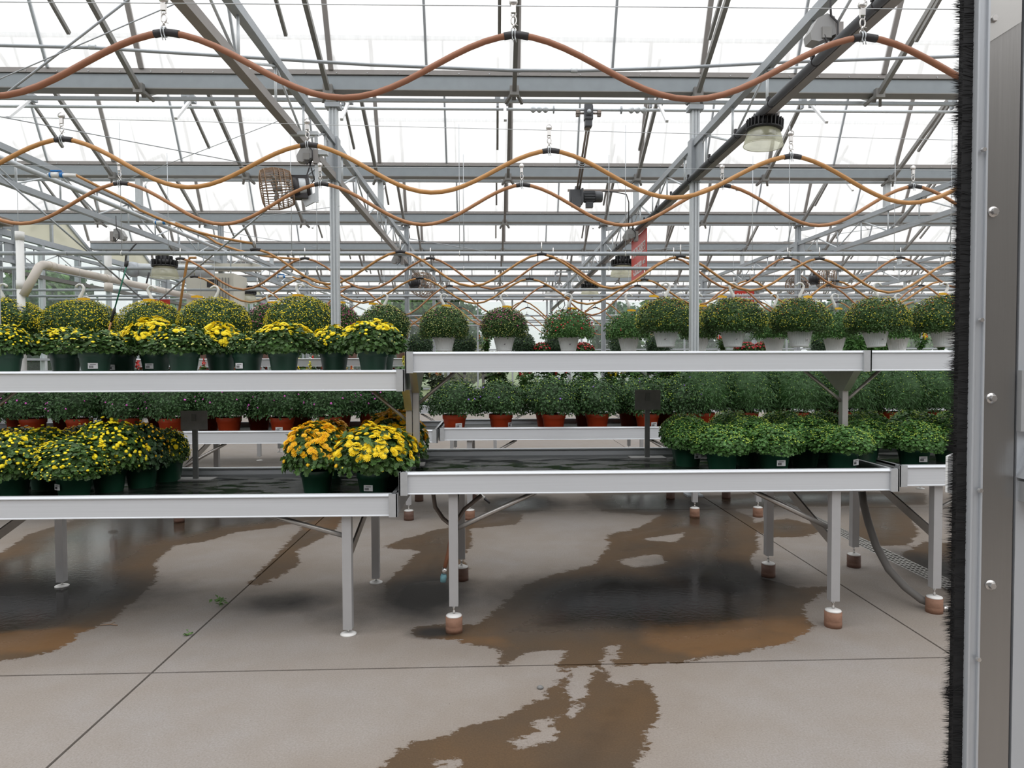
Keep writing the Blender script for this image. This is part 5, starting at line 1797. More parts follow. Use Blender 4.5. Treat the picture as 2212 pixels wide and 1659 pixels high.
# row of yellow mums on the upper shelf: (pot px, row Y, proto, dome width px, top px, label, price label)
zs = ZSB - 0.03
UP_ROW = [
    (12, 4.32, ('budded', 1), 100, 706, None, 'bud-speckled yellow mum cut off by the picture edge on the upper shelf'),
    (142, 4.55, ('budded', 1), 128, 712, None, 'half open yellow mum tucked behind its greener neighbour on the upper shelf'),
    (206, 4.30, ('budded', 0), 128, 716, (0.35, 0.42), 'mostly green budded mum with a price label, second pot standing forward from the edge'),
    (262, 4.6, ('budded', 1), 80, 718, (-0.25, 0.35), 'small budded yellow mum squeezed behind, price label low on its pot'),
    (336, 4.55, ('dense', 0), 122, 691, (0.0, 0.4), 'fully yellow mum in bloom standing behind a budded one, leftmost dense one'),
    (397, 4.30, ('budded', 0), 132, 708, None, 'leafy mum with pale buds and few yellow flowers between two dense yellow ones'),
    (478, 4.52, ('dense', 0), 88, 703, None, 'compact fully yellow mum behind, right of the leafy budded one'),
    (535, 4.42, ('budded', 0), 80, 722, (-0.3, 0.4), 'small green budded mum with price label between blooming yellow mums'),
    (613, 4.30, ('open', 0), 138, 703, None, 'wide mum with a flat cap of open yellow flowers over bare leafy sides'),
    (722, 4.5, ('dense', 1), 100, 707, None, 'yellow mum before the galvanised post on the upper shelf'),
    (806, 4.30, ('open', 0), 135, 697, None, 'rightmost upright yellow mum at the end of the upper shelf'),
    (822, 4.56, ('budded', 0), 60, 730, (0.28, 0.32), 'small pot peeking out behind the end mum with a price label'),
]
for i, (px, Y, pk, wpx, top, lab, lb) in enumerate(UP_ROW):
    pr = PR[pk[0]][pk[1]]
    fs = wpx * Y / 1500 / 0.4
    h = 0.145
    want = W(px, top, Y).z - zs - h
    fz_s = max(0.6, want / 0.2)
    plant('potted_mum', lb, 'potted mum', 'mums on the upper shelf', pr, (XP(px, Y, zs + 0.1), Y, zs), rot=i * 1.3, fscale=(fs, fs, fz_s), lab=lab)

# yellow mums on the lower bench
zb = ZB - 0.055
LOW = [
    (25, 4.02, ('bench_y', 0), 150, 938, (-0.45, 0.25), 'broad yellow budded mum at the picture edge on the lower bench'),
    (160, 4.02, ('bench_y', 1), 160, 950, (-0.55, 0.5), 'front yellow mum full of pale buds with a label on the side of its pot'),
    (98, 4.35, ('bench_y', 0), 130, 928, None, 'yellow mum wedged behind the two front ones on the lower bench'),
    (236, 4.22, ('bench_y', 0), 150, 913, None, 'tall yellow mum just behind the front budded one'),
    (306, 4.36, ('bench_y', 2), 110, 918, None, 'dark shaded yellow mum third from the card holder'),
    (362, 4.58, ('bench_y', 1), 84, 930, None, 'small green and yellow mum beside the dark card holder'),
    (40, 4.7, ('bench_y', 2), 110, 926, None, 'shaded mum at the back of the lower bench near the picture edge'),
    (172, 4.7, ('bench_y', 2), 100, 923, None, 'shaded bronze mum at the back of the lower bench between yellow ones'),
]
for i, (px, Y, pk, wpx, top, lab, lb) in enumerate(LOW):
    pr = PR[pk[0]][pk[1]]
    fs = wpx * Y / 1500 / 0.42
    want = W(px, top, Y).z - zb - 0.155
    plant('potted_mum', lb, 'potted mum', 'yellow mums on the lower bench', pr, (XP(px, Y, zb + 0.1), Y, zb), rot=i * 0.9 + 0.3, fscale=(fs, fs, want / 0.225), ps=1.07, lab=lab)
ORA = [
    (685, 4.06, ('orange', 0), 145, 920, None, 'orange-yellow mum in a plain green pot, leftmost of the orange cluster'),
    (806, 4.0, ('orange', 1), 185, 926, (-0.15, 0.42), 'big golden mum in full bloom in front with a price label'),
    (852, 4.3, ('orange', 1), 120, 930, None, 'golden mum behind the big front one against the bench end'),
    (850, 4.62, ('orange', 0), 150, 893, None, 'bronze orange mum at the back beside the shelf post'),
    (712, 4.66, ('orange', 0), 110, 914, None, 'bronze mum in shade at the back of the orange cluster'),
]
for i, (px, Y, pk, wpx, top, lab, lb) in enumerate(ORA):
    pr = PR[pk[0]][pk[1]]
    fs = wpx * Y / 1500 / 0.46
    want = W(px, top, Y).z - zb - 0.15
    plant('potted_mum', lb, 'potted mum', 'orange mums on the lower bench', pr, (XP(px, Y, zb + 0.1), Y, zb), rot=i * 1.7, fscale=(fs, fs, want / 0.245), ps=1.03, lab=lab)

# green mums
zg = ZA - 0.055
GRN = [
    (1560, 4.0, 128, 918, None, 'front green mum nearest the empty tray'), (1671, 4.0, 122, 917, (0.1, 0.5), 'front green mum with a price label in the middle of the front row'),
    (1818, 4.0, 128, 920, (0.55, 0.5), 'front green mum near the end of the bench with a label on the side'),
    (1485, 4.32, 110, 902, (0.5, 0.5), 'green mum behind at the edge of the empty tray'), (1618, 4.3, 120, 900, None, 'green mum in the second row between the first two front ones'), (1738, 4.28, 120, 900, None, 'green mum in the second row between the last two front ones'),
    (1478, 4.62, 100, 895, None, 'green mum at the back corner by the empty tray'), (1582, 4.66, 110, 889, None, 'green mum in the back row, second from the tray'), (1690, 4.66, 112, 888, None, 'green mum in the back row, third from the tray'),
    (1775, 4.62, 110, 890, None, 'green mum in the back row just left of the shelf post'), (1868, 4.6, 112, 889, None, 'green mum in the back row just right of the shelf post'), (1865, 4.3, 110, 906, None, 'green mum in the second row at the bench end under the shelf post'),
]
for i, (px, Y, wpx, top, lab, lb) in enumerate(GRN):
    fs = wpx * Y / 1500 / 0.39
    want = W(px, top, Y).z - zg - 0.15
    plant('potted_mum', lb, 'potted mum', 'green mums on the raised bench', PR['green'][i % 3], (XP(px, Y, zg + 0.1), Y, zg), rot=i * 1.1, fscale=(fs, fs, want / 0.205), ps=1.03, lab=lab)
zg = ZC_ - 0.055
for i, (px, Y, wpx, top, lab, lb) in enumerate([(1974, 4.2, 128, 910, (0.05, 0.5), 'green mum with price label on the bench beside the door brush'), (1972, 4.75, 115, 888, None, 'green mum behind the labelled one beside the door brush'),
                                             (2050, 4.5, 118, 898, None, 'green mum half hidden by the door brush'), (2060, 4.85, 110, 888, None, 'green mum at the back mostly hidden by the door brush')]):
    fs = wpx * Y / 1500 / 0.39
    want = W(px, top, Y).z - zg - 0.15
    plant('potted_mum', lb, 'potted mum', 'green mums by the door brush', PR['green'][i % 3], (XP(px, Y, zg + 0.1), Y, zg), rot=i * 1.1 + 2, fscale=(fs, fs, want / 0.205), ps=1.03, lab=lab)

# asters in red pots in the middle aisle
zc1 = 0.872 - 0.055
pxs = [(-30, 0), (72, 1), (172, 1), (278, 0), (370, 0), (495, 0), (610, 1), (712, 0)]
for i, (px, lb_) in enumerate(pxs):
    Y = 6.78 + (0.05 if i % 2 else 0)
    plant('potted_aster', 'pink-flowered aster in a red pot, %s of its front row' % ORD[i], 'potted aster', 'pink asters in red pots', PR['aster_p'][i % 2], (XP(px, Y, 0.9), Y, zc1), rot=i * 1.4,
          pot=POT_R, dims=(0.118, 0.09, 0.17), lab=(0.0, 0.35, 1.3) if lb_ else None, fs=1.04)
for i, px in enumerate((-60, 40, 140, 245, 345, 450, 560, 650, 735, 800, 850)):
    Y = 7.3
    plant('potted_aster', 'shaded pink aster in a red pot, %s of its rear row' % ORD[i], 'potted aster', 'pink asters in red pots', PR['aster_p'][(i + 1) % 2], (XP(px, Y, 0.9), Y, zc1), rot=i * 2.4,
          pot=POT_R, dims=(0.118, 0.09, 0.17), fs=1.12)
zc2 = 0.89 - 0.055
for i, (px, lb_, sc) in enumerate(((982, 1, 1.0), (1082, 1, 1.0), (1196, 0, 1.06), (1290, 0, 1.02), (1398, 1, 1.06), (1478, 0, 1.1))):
    Y = 6.78 + 0.04 * (i % 2)
    plant('potted_aster', 'violet-flowered aster in a red pot, %s from the shelf post' % ORD[i], 'potted aster', 'violet asters in red pots', PR['aster_v'][i % 2], (XP(px, Y, 0.9), Y, zc2), rot=i * 1.9,
          pot=POT_R, dims=(0.118, 0.09, 0.17), lab=(0.45 if i != 1 else 1.0, 0.4, 1.3) if lb_ else None, fs=sc)
for i, px in enumerate((1180, 1265, 1360, 1430)):
    plant('potted_aster', 'shaded aster in a red pot, %s in the rear row behind the empty tray' % ORD[i], 'potted aster', 'violet asters in red pots', PR['aster_v'][(i + 1) % 2], (XP(px, 7.3, 0.9), 7.3, zc2), rot=i * 2.2, pot=POT_R, dims=(0.118, 0.09, 0.17), fs=1.0)
for i, px in enumerate((1518, 1612, 1722, 1835, 1930, 2025, 2120)):
    Y = 6.85 + 0.05 * (i % 2)
    plant('potted_aster', 'fine leaved aster in a red pot, %s counting from the empty tray' % ORD[i], 'potted aster', 'fine leaved asters', PR['fine'][i % 2], (XP(px, Y, 0.9), Y, zc2), rot=i * 1.9, pot=POT_R, dims=(0.118, 0.09, 0.17), fs=1.0)
for i, px in enumerate((1604, 1680, 1785, 1880, 1975, 2070)):
    plant('potted_aster', 'fine leaved aster in the rear row, %s from the empty tray' % ORD[i], 'potted aster', 'fine leaved asters', PR['fine'][(i + 1) % 2], (XP(px, 7.35, 0.9), 7.35, zc2), rot=i * 2.9, pot=POT_R, dims=(0.118, 0.09, 0.17), fs=1.08)

# ------------------------------------------------------------------ hanging baskets
HOOK = MB().tube([(0, 0, -0.1), (0.0, 0, -0.02), (-0.028, 0, 0.05), (-0.034, 0, 0.09), (-0.018, 0, 0.122), (0.008, 0, 0.128), (0.03, 0, 0.112), (0.036, 0, 0.09)], [0.016, 0.017, 0.014, 0.012, 0.011, 0.011, 0.011, 0.012], 8).mesh('hook', 'pvc')
STR = {}


def strap_mesh(rt, h, top):
    k = (round(rt, 3), round(h, 3), round(top, 3))
    if k not in STR:
        m = MB()
        for t in (0.4, 2.5, 4.6):
            m.tube([(rt * math.cos(t), rt * math.sin(t), h - 0.01), (rt * 0.55 * math.cos(t), rt * 0.55 * math.sin(t), h + (top - h) * 0.5), (0, 0, top)], 0.004, 5)
        STR[k] = m.mesh('straps', 'pvc')
    return STR[k]


TAGM = MB().prism([(-0.05, 0), (0.05, 0), (0.05, 0.035), (0.0, 0.05), (-0.05, 0.035)], -0.001, 0.001, lambda t, u, v: (u, t, v)).mesh('tag', 'tag_yellow')


def basket(label, px, Y, pk, wpx, top, rim, tagpx=None, group='hanging baskets in the front row', lab=None, flip=False, rot=0.0, zfix=0.0, hooktop=None, tilt=0.0):
    h = 0.19
    z = W(px, rim, Y).z - h
    x = XP(px, Y, z)
    o = empty('hanging_basket', (x, Y, z), label, 'hanging basket', group)
    pr = PR[pk[0]][pk[1]]
    bx = {'hang_y': 0.4, 'hang_o': 0.36, 'hang_pg': 0.32, 'hang_p': 0.31, 'hang_r': 0.33, 'hang_g': 0.31}[pk[0]]
    bz = {'hang_y': 0.34, 'hang_o': 0.33, 'hang_pg': 0.31, 'hang_p': 0.3, 'hang_r': 0.3, 'hang_g': 0.29}[pk[0]] + (0.09 if pk[0] in ('hang_r', 'hang_g') else 0.17)
    fs = wpx * Y / 1500 / (2.06 * bx)
    ft = (W(px, top, Y).z - z - h) / bz
    p = put('pot', POT_W, o)
    p.rotation_euler = (0, tilt, 0)
    f = put('foliage', pr.foliage, o, (0, 0, h - 0.01), rot, (fs, fs, ft))
    f['kind'] = 'stuff'
    b = put('blooms', pr.bloom, o, (0, 0, h - 0.01), rot, (fs, fs, ft))
    b['kind'] = 'stuff'
    zt = h + bz * ft + 0.02
    zp = PZ[Y] - z
    if hooktop is None:
        hooktop = top - 32 * 8.4 / Y
    zh = W(px, hooktop, Y).z - z
    hk = put('hook', HOOK, o, (0.0 if not flip else 0.0, 0, zh - 0.128))
    hk.scale = (-1.3 if flip else 1.3, 1.3, 1.0)
    put('straps', strap_mesh(0.135, h, round(zh - 0.21, 2)), o)
    MB().tube([(0, 0, zh - 0.012), (0, 0, zp)], 0.0022, 4).build('hanging_wire', 'galv_light', o)
    if tagpx is not None:
        t = put('tag', TAGM, o, (tagpx * Y / 1500, -0.1 * fs, zt - 0.03), 0.3, (1.3, 1.0, 0.6))
    if lab is not None:
        price_label(o, 0.145, 0.105, h, lab[0], lab[1] * h, 0.9)
    return o


FR = [(10, ('hang_y', 0), 172, 645, 727, None, None, 613, 'large yellow hanging mum at the picture edge'),
      (176, ('hang_y', 1), 152, 648, 727, 18, None, 614, 'large domed yellow hanging mum, second of the front row, yellow tag by its hook'),
      (330, ('hang_y', 0), 134, 650, 727, 2, None, 618, 'large domed yellow hanging mum, third of the front row'),
      (466, ('hang_y', 1), 146, 643, 727, -30, None, 618, 'large yellow hanging mum with thin upper flowers, fourth of the front row'),
      (650, ('hang_y', 0), 145, 640, 727, 0, None, 613, 'large yellow hanging mum just left of the galvanised post'),
      (1438, ('hang_o', 0), 128, 642, 716, -30, (-0.25, 0.5), 611, 'hanging mum with yellow buds just left of the second galvanised post'),
      (1583, ('hang_o', 1), 140, 643, 716, -30, (0.05, 0.5), 611, 'hanging mum with rusty buds just right of the second galvanised post'),
      (1727, ('hang_o', 0), 128, 643, 716, 10, (0.35, 0.45), 611, 'hanging mum with yellow buds, second past the second post'),
      (1893, ('hang_o', 1), 132, 641, 716, None, (0.1, 0.5), 611, 'slightly tilted hanging mum, third past the second post'),
      (2038, ('hang_o', 1), 136, 637, 716, -15, (-0.1, 0.5), 611, 'hanging mum beside the black door brush')]
for i, (px, pk, wpx, top, rim, tg, lab, ht, lb) in enumerate(FR):
    basket(lb, px, 8.4, pk, wpx, top, rim, tg, lab=lab, rot=i * 1.2, hooktop=ht, flip=i % 2 == 1, tilt=-0.08 if i == 8 else 0.0)
SR = [(188, ('hang_p', 0), 110, 668, None, 'basket hidden behind the second yellow dome, only its hook and tag showing'),
      (436, ('hang_p', 0), 90, 668, None, 'basket hidden behind the fourth yellow dome near the heater'),
      (585, ('hang_p', 0), 100, 655, 10, 'pink budded hanging mum between two yellow domes'),
      (728, ('hang_p', 0), 100, 655, 12, 'pink budded hanging mum behind the first galvanised post'),
      (831, ('hang_pg', 0), 108, 658, -20, 'pale budded hanging mum above the end yellow mum'),
      (960, ('hang_pg', 0), 106, 662, 6, 'round hanging mum with cream buds, first over the bare part of the shelf'),
      (1089, ('hang_p', 0), 102, 664, 6, 'round hanging mum speckled with pink buds'),
      (1228, ('hang_r', 0), 110, 668, 6, 'looser hanging mum with dark red flowers'),
      (1358, ('hang_g', 0), 100, 672, 3, 'plain green hanging basket beside the dark red one'),
      (1508, ('hang_o', 1), 90, 662, 6, 'hanging basket hidden behind the second galvanised post'),
      (1672, ('hang_g', 0), 92, 672, 2, 'green hanging basket between two budded domes past the second post'),
      (1802, ('hang_g', 0), 90, 668, 2, 'green hanging basket with yellow tag behind the tilted mum'),
      (1938, ('hang_g', 0), 90, 660, None, 'green hanging basket between the tilted mum and the door brush')]
for i, (px, pk, wpx, top, tg, lb) in enumerate(SR):
    basket(lb, px, 9.6, pk, wpx, top, 729, tg, group='hanging baskets in the second row', lab=(0.1, 0.5) if i in (6, 7) else None, rot=i * 0.7, hooktop=635 if px > 500 else 641, flip=i % 3 == 1)


# ------------------------------------------------------------------ bright annuals in the back row
def annual(seed, h, spread, nleaf, lm, kind):
    rng = np.random.default_rng(seed)
    m = MB()
    L_, Pn, Fw = [], [], []
    tips = []
    for k in range(9):
        t = rng.uniform(0, 6.28)
        r = spread * math.sqrt(rng.random())
        tip = Vector((r * math.cos(t), r * math.sin(t), h * rng.uniform(0.75, 1.05)))
        m.tube([(0, 0, 0), tip * 0.5 + Vector((r * .1, 0, 0)), tip], 0.004, 4, cap=False)
        tips.append(tip)
        for j in range(nleaf // 9):
            f_ = rng.uniform(0.2, 1.0)
            L_.append(np.array(tip) * f_ + rng.normal(size=3) * 0.02)
            d = np.array([math.cos(t + rng.normal() * 1.3), math.sin(t + rng.normal() * 1.3), 0.1])
            Fw.append(d)
            Pn.append(np.array([0, 0, 1.0]) + d * 0.3 + rng.normal(size=3) * 0.3)
    v, f = stamp(*LEAF2, frames(np.array(Pn), rng, np.array(Fw)), np.array(L_), rng.uniform(0.06, 0.11, len(L_)))
    fol = np_mesh('foliage', v, f, [lm])
    stem = m.mesh('stems', 'stem_green')
    bp = []
    mats_ = list(kind)
    for i, tip in enumerate(tips):
        n = 34
        mi = i % len(mats_)
        zz = rng.uniform(-0.06, 0.06, n)
        rr = 0.03 * (1 - np.abs(zz) / 0.075)
        tt = rng.uniform(0, 6.28, n)
        P = np.stack([tip.x + rr * np.cos(tt), tip.y + rr * np.sin(tt), tip.z + zz + 0.02], 1)
        nn = np.stack([np.cos(tt), np.sin(tt), np.full(n, 0.6)], 1)
        v, f = stamp(*LEAF2, frames(nn, rng, nn * np.array([1, 1, 2])), P, rng.uniform(0.02, 0.045, n))
        bp.append((v, f, mi))
    V, F_, M = merge(bp)
    s = Proto.__new__(Proto)
    s.foliage, s.stem, s.single = fol, stem, []
    s.bloom = np_mesh('blooms', V, F_, mats_, M)
    return s


ANN = [annual(80, 0.42, 0.2, 330, 'leaf_green', ('fl_scarlet', 'fl_red')), annual(81, 0.42, 0.2, 330, 'leaf_green', ('fl_yellow', 'bud_yellow')),
       annual(82, 0.42, 0.2, 300, 'leaf_grey', ('fl_flame', 'fl_cream')), annual(83, 0.4, 0.2, 330, 'leaf_mum', ('fl_scarlet', 'fl_flame')), annual(84, 0.44, 0.2, 330, 'leaf_green', ('fl_flame', 'fl_yellow'))]
KN = ['scarlet plumed', 'yellow plumed', 'grey leaved cream and orange', 'red spiked', 'flame orange']
n_an = 0
for i, px in enumerate(range(20, 2080, 62)):
    Y = 10.42 + 0.12 * (i % 2)
    seq = [2, 3, 1, 0][i % 4] if px < 900 else ([2, 2, 1][min(2, (px - 900) // 62)] if px < 1040 else ([0, 0, 3][i % 3] if px < 1260 else ([1, 4, 1][i % 3] if px < 1420 else [4, 0, 1][i % 3])))
    gap = (XP(px, Y, 1) + 5.9) % 2.82
    if gap > 2.66 or gap < 0.08 or XP(px, Y, 1) < -5.8:
        continue
    plant('potted_annual', '%s annual, %s of the back bench line' % (KN[seq], ORD[i] if i < 20 else 'twenty ' + ORD[i - 20]), 'potted annual', 'bright annuals in the back row', ANN[seq],
          (XP(px, Y, 1.0), Y, 0.89 - 0.05), rot=i * 1.7, pot=POT_B, dims=(0.15, 0.11, 0.2), ps=0.75, fs=1.0 + 0.12 * (i % 3))
zz = 1.585 - 0.03
TOPR = [(420, 'ann', 3), (445, 'ann', 2), (520, 'ann', 2), (575, 'ann', 3), (735, 'ann', 1), (760, 'ann', 2), (868, 'ann', 4), (908, 'ball', 0), (1002, 'ball', 0), (1048, 'ann', 4), (1130, 'ball', 0), (1172, 'red', 0), (1205, 'ball', 0), (1260, 'red', 0), (1345, 'ball', 0), (1422, 'ball', 0), (1560, 'ann', 3),
        (1610, 'red', 0), (1650, 'red', 0), (1780, 'ball', 0), (1850, 'grass', 0), (1900, 'grass', 0), (1985, 'ann', 4), (2030, 'ann', 4)]
PR['redm'] = [Proto(90, 900, rx=0.19, rz=0.13, zc=0.02, lm='leaf_mum', blooms=[('button', 150, 0.016, 'fl_red', 0.2, 1.04)])]
PR['grass'] = [Proto(91, 700, rx=0.14, rz=0.2, zc=0.05, zmin=-0.2, leaf='narrow', ls=(0.1, 0.2), lm='leaf_green', core_k=0.5, up=0.2)]
for i, (px, kd, v) in enumerate(TOPR):
    Y = 10.75
    x = XP(px, Y, 1.6)
    if kd == 'ann':
        plant('potted_annual', '%s annual on the back shelf, %s thing along it' % (KN[v], ORD[i] if i < 20 else 'twenty ' + ORD[i - 20]), 'potted annual', 'plants on the back shelf', ANN[v], (x, Y, zz), i, pot=POT_B, dims=(0.15, 0.11, 0.2), ps=0.6, fs=0.55)
    else:
        pr, nm = {'ball': (PR['ball'][0], 'dark green ball mum'), 'red': (PR['redm'][0], 'dark red mum'), 'grass': (PR['grass'][0], 'grassy green plant')}[kd]
        plant('potted_mum' if kd != 'grass' else 'potted_grass', '%s on the back shelf, %s thing along it' % (nm, ORD[i] if i < 20 else 'twenty ' + ORD[i - 20]), 'potted plant', 'plants on the back shelf', pr, (x, Y, zz), i, pot=POT_B if kd == 'red' else POT_G,
              dims=(0.15, 0.11, 0.2) if kd == 'red' else (0.092, 0.07, 0.145), ps=0.6 if kd == 'red' else 0.8, fs=0.95 if kd == 'ball' else 0.9)
# ------------------------------------------------------------------ sliding door edge with brush, close to the camera
DY = 1.1
dr = empty('door_1', (0, DY, 0), 'open aluminium sliding door edge with black sealing brush', 'door', kind='structure')
e0, e1 = XP(2087, DY, 1.5), XP(2112, DY, 1.5)
s1 = XP(2184, DY, 1.5)
zt_, zb_ = 3.0, 0.02
m = MB()
m.mm((e0, -0.012, zb_), (e1, 0.012, zt_))
m.mm((e0 - 0.0, -0.016, zb_), (e0 + 0.003, -0.012, zt_)).mm((e1 - 0.003, -0.016, zb_), (e1, -0.012, zt_))
m.build('brush_channel', 'door_channel', dr)
MB().mm((e1 + 0.001, -0.004, zb_), (s1 + 0.004, 0.03, zt_)).build('stile', 'door_alu', dr)
zc_ = W(2150, 62, DY).z
m = MB().prism([(e1 + 0.001, W(2112, 99, DY).z), (s1 + 0.001, W(2187, 52, DY).z), (s1 + 0.001, zt_), (e1 + 0.001, zt_)], -0.0085, -0.0045, lambda t, u, v: (u, t, v))
m.build('stile_overlap', 'door_alu2', dr)if mat('door_alu2', (0.6, 0.59, 0.57), 0.35, 0.7, noise=0.05, nscale=3, bump=0.05, bscale=5) else 0
MB().mm((s1 + 0.004, 0.002, zb_), (s1 + 0.012, 0.03, zt_)).build('seam', 'rubber', dr)
MB().mm((s1 + 0.009, -0.004, zb_), (s1 + 0.5, 0.03, zt_)).build('door_panel', 'door_channel', dr)
for (px, py) in ((2139, 46), (2141, 459), (2137, 860), (2135, 1262)):
    p = W(px, py, DY)
    MB().lathe([(0.0001, -0.007), (0.005, -0.007), (0.0055, -0.006), (0.0055, 0.0)], 6, (p.x, -0.005, p.z), (0, 1, 0), False).lathe([(0.0001, -0.0015), (0.0085, -0.0015), (0.0085, 0.0)], 16, (p.x, -0.004, p.z), (0, 1, 0)).build('bolt', 'chrome', dr)
for (px, py) in ((2109, 331), (2104, 693), (2102, 1055), (2098, 1414)):
    p = W(px, py, DY)
    MB().lathe([(0.0001, -0.005), (0.0035, -0.005), (0.004, 0.0)], 6, (p.x - 0.001, -0.016, p.z), (0, 1, 0), False).build('screw', 'chrome', dr)
# the brush
rng = np.random.default_rng(5)
n = 9000
zz_ = rng.uniform(0.62, 2.45, n)
yy = rng.uniform(-0.006, 0.006, n)
ln = rng.uniform(0.019, 0.034, n) + 0.004 * np.sin(zz_ * 31) * np.sin(zz_ * 77) + 0.003 * np.sin(zz_ * 210) * np.sin(zz_ * 533)
tiltz = 0.12 * np.sin(zz_ * 23) + 0.1 * np.sin(zz_ * 61 + 1) + rng.normal(size=n) * 0.1
base_ = np.stack([np.full(n, e0 + 0.002), yy, zz_], 1)
tip_ = base_ + np.stack([-ln, rng.normal(size=n) * 0.002, ln * tiltz], 1)
wv = np.array([0, 0, 0.0009])
wy = np.array([0, 0.0009, 0])
V = np.stack([base_ - wv, base_ + wv, tip_, base_ + wy], 1).reshape(-1, 3)
k4 = (np.arange(n) * 4)[:, None]
put('bristles', np_mesh('bristles', V, [np.concatenate([k4 + np.array([[0, 1, 2]]), k4 + np.array([[3, 2, 1]])])], ['brush_black']), dr)['kind'] = 'stuff' if mat('brush_black', (0.012, 0.012, 0.013), 0.7) else ''
MB().mm((e0 - 0.016, -0.005, zb_), (e0 + 0.001, 0.005, zt_)).build('brush_body', 'brush_black', dr)
lp = empty('door_latch', (XP(2057, 1.16, 1.3), 1.16, 0), 'scuffed aluminium latch plate poking out from behind the black brush', 'latch')
za, zb2 = W(2057, 980, 1.16).z, W(2057, 1068, 1.16).z
MB().prism([(-0.008, zb2 + 0.003), (0.004, zb2), (0.03, zb2), (0.03, za), (0.003, za), (-0.008, za - 0.005)], 0.0, 0.006, lambda t, u, v: (u, t, v)).build('plate', 'white_alu', lp)
MB().mm((0.02, 0.006, zb2), (0.03, 0.02, za)).build('flange', 'alu_cap', lp)
MB().mm((0.02, -0.03, zb2 + 0.02), (0.06, 0.0, zb2 + 0.04)).build('arm', 'alu_cap', lp)
# handle hardware at the picture edge
hd = empty('handle', (s1 + 0.01, -0.01, 0))
hd.parent = dr
zt2, zb3 = W(2200, 961, DY).z, W(2200, 1030, DY).z
MB().prism([(0.012, zt2), (0.004, zb3 + 0.018), (-0.002, zb3), (0.09, zb3), (0.09, zt2)], -0.03, 0.006, lambda t, u, v: (u, t, v)).build('grip', 'door_channel', hd)
zt3, zb4 = W(2200, 1037, DY).z, W(2200, 1080, DY).z
MB().mm((0.002, -0.022, zb4), (0.09, 0.006, zt3)).build('block', 'alu_cap', hd)
pb_ = W(2208, 1063, DY)
MB().lathe([(0.0001, -0.006), (0.006, -0.006), (0.006, 0)], 6, (0.018, -0.022, pb_.z), (0, 1, 0), False).build('bolt', 'chrome', hd)
MB().mm((-0.004, -0.006, W(2190, 930, DY).z), (0.09, 0.004, W(2190, 800, DY).z)).build('backplate', 'alu_cap', hd)


# ------------------------------------------------------------------ trees outside
def tree_mesh(seed, h, r, lm, n=5200, ls=(0.22, 0.42)):
    rng = np.random.default_rng(seed)
    cl = 26
    V, F_, M, parts = None, None, None, []
    cs = []
    for k in range(cl):
        t = rng.uniform(0, 6.28)
        z = h * rng.uniform(0.22, 0.98)
        rad = r * math.sqrt(rng.random()) * math.sin(math.pi * min(1, (z / h) * 0.75 + 0.22))
        cs.append((rad * math.cos(t), rad * math.sin(t), z, r * rng.uniform(0.22, 0.42)))
    per = n // cl
    Ps, Ns = [], []
    for cx, cy, cz, cr in cs:
        P, nn = dome_points(per, cr, cr * 0.8, 0, -0.9, rng, 0.6, 1.05, 0.1)
        Ps.append(P + np.array([cx, cy, cz]))
        Ns.append(nn + rng.normal(size=nn.shape) * 0.5)
    P = np.concatenate(Ps)
    N_ = np.concatenate(Ns)
    v, f = stamp(*LEAFLOBE, frames(N_, rng), P, rng.uniform(ls[0], ls[1], len(P)))
    tr = MB().tube([(0, 0, 0), (0.05, 0, h * 0.4), (0, 0.05, h * 0.75)], [h * 0.025, h * 0.018, h * 0.006], 8)
    for cx, cy, cz, cr in cs[:10]:
        tr.tube([(0.03, 0, h * 0.3), (cx * 0.5, cy * 0.5, (h * 0.3 + cz) / 2 + 0.2), (cx, cy, cz)], [h * 0.01, h * 0.006, h * 0.003], 5)
    return np_mesh('crown', v, f, [lm]), tr.mesh('trunk', 'bark')


TM = [tree_mesh(1, 6, 2.6, 'leaf_tree'), tree_mesh(2, 6, 2.6, 'leaf_tree_dark'), tree_mesh(3, 5, 2.2, 'leaf_tree_gold', 4200)]


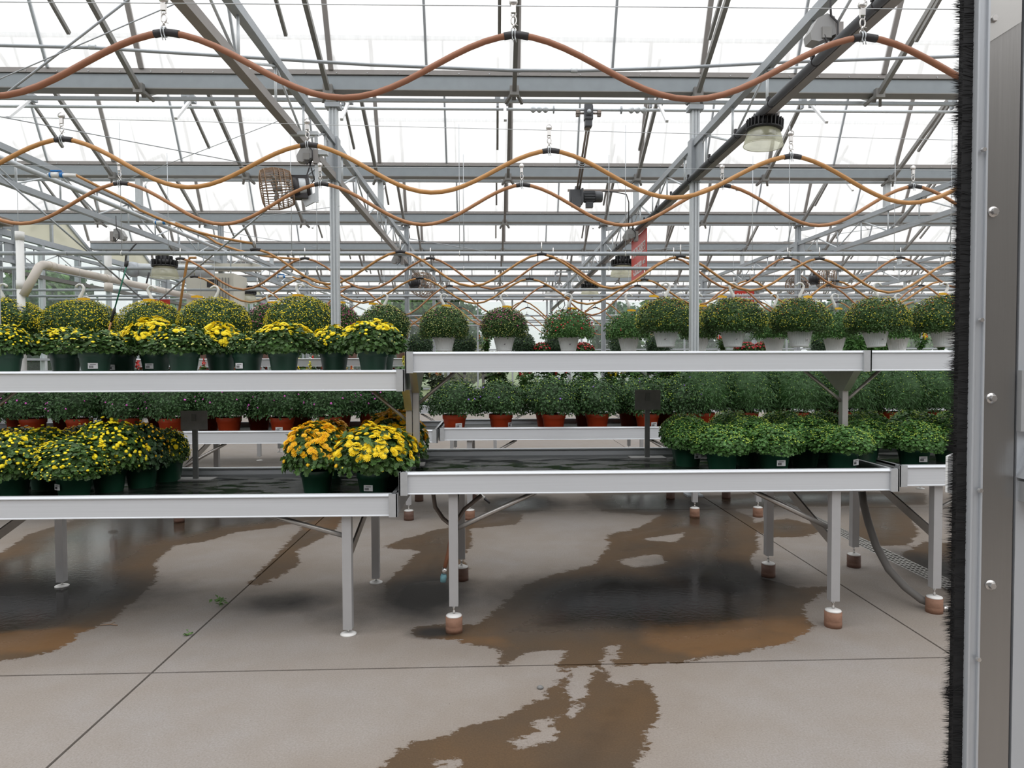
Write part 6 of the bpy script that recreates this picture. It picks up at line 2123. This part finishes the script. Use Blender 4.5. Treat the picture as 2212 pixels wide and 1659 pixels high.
def tree(k, x, y, s, rot, label, group):
    o = empty('tree', (x, y, -0.25), label, 'tree', group)
    o.scale = (s, s, s)
    c = put('crown', TM[k][0], o, None, rot)
    c['kind'] = 'stuff'
    put('trunk', TM[k][1], o, None, rot)


rng = np.random.default_rng(3)
for i, y in enumerate((9.5, 12, 14.5, 17, 20, 23, 26.5, 30, 34, 38)):
    tree(i % 2, -13.6 - 1.2 * (i % 3), y + 3, 0.66 + 0.1 * (i % 3), i * 1.1, '%s bushy green tree outside the side wall, %s along it' % (('light', 'dark')[i % 2], ORD[i]), 'trees outside the side wall')
FT = [(560, 45, 0.95, 1), (700, 48, 1.0, 0), (800, 44, 0.75, 1), (880, 46, 1.05, 0), (955, 50, 1.2, 1), (1010, 40, 0.62, 2), (1045, 44, 0.55, 2), (1250, 70, 0.55, 0), (1345, 48, 0.95, 1), (1430, 52, 1.15, 0), (1500, 47, 0.95, 1), (1590, 50, 1.1, 1), (1700, 46, 0.95, 0), (1820, 50, 1.05, 1), (1950, 47, 0.95, 0), (2080, 50, 1.1, 1)]
for i, (px, Y, s, k) in enumerate(FT):
    tree(k, XP(px, Y, 2), Y, s, i * 0.8, '%s tree beyond the far end wall, %s counting from the side wall' % (('green', 'dark green', 'golden green')[k], ORD[i]), 'trees beyond the end wall')
for i, (px, Y, w_) in enumerate(((1205, 52, 1.5), (1290, 60, 1.7), (1420, 56, 1.8))):
    o = empty('poly_tunnel', (XP(px, Y, 1), Y, -0.2), 'white plastic growing tunnel outside beyond the end wall, %s of three' % ORD[i], 'growing tunnel', 'growing tunnels outside')
    m = MB()
    n = 16
    vs = []
    for yy_ in (0, 8):
        for k in range(n + 1):
            a = math.pi * k / n
            vs.append((w_ * math.cos(a), yy_, 2.9 * math.sin(a)))
    m.add(vs, [(k, k + 1, n + 2 + k, n + 1 + k) for k in range(n)] + [tuple(range(n + 1)), tuple(range(2 * n + 1, n, -1))])
    m.build('cover', 'poly_tunnel', o)
    for yy_ in (-0.02, 2.7, 5.4):
        MB().tube([(w_ * 1.01 * math.cos(math.pi * k / 12), yy_, 2.93 * math.sin(math.pi * k / 12)) for k in range(13)], 0.04, 5).build('hoop', 'galv', o)
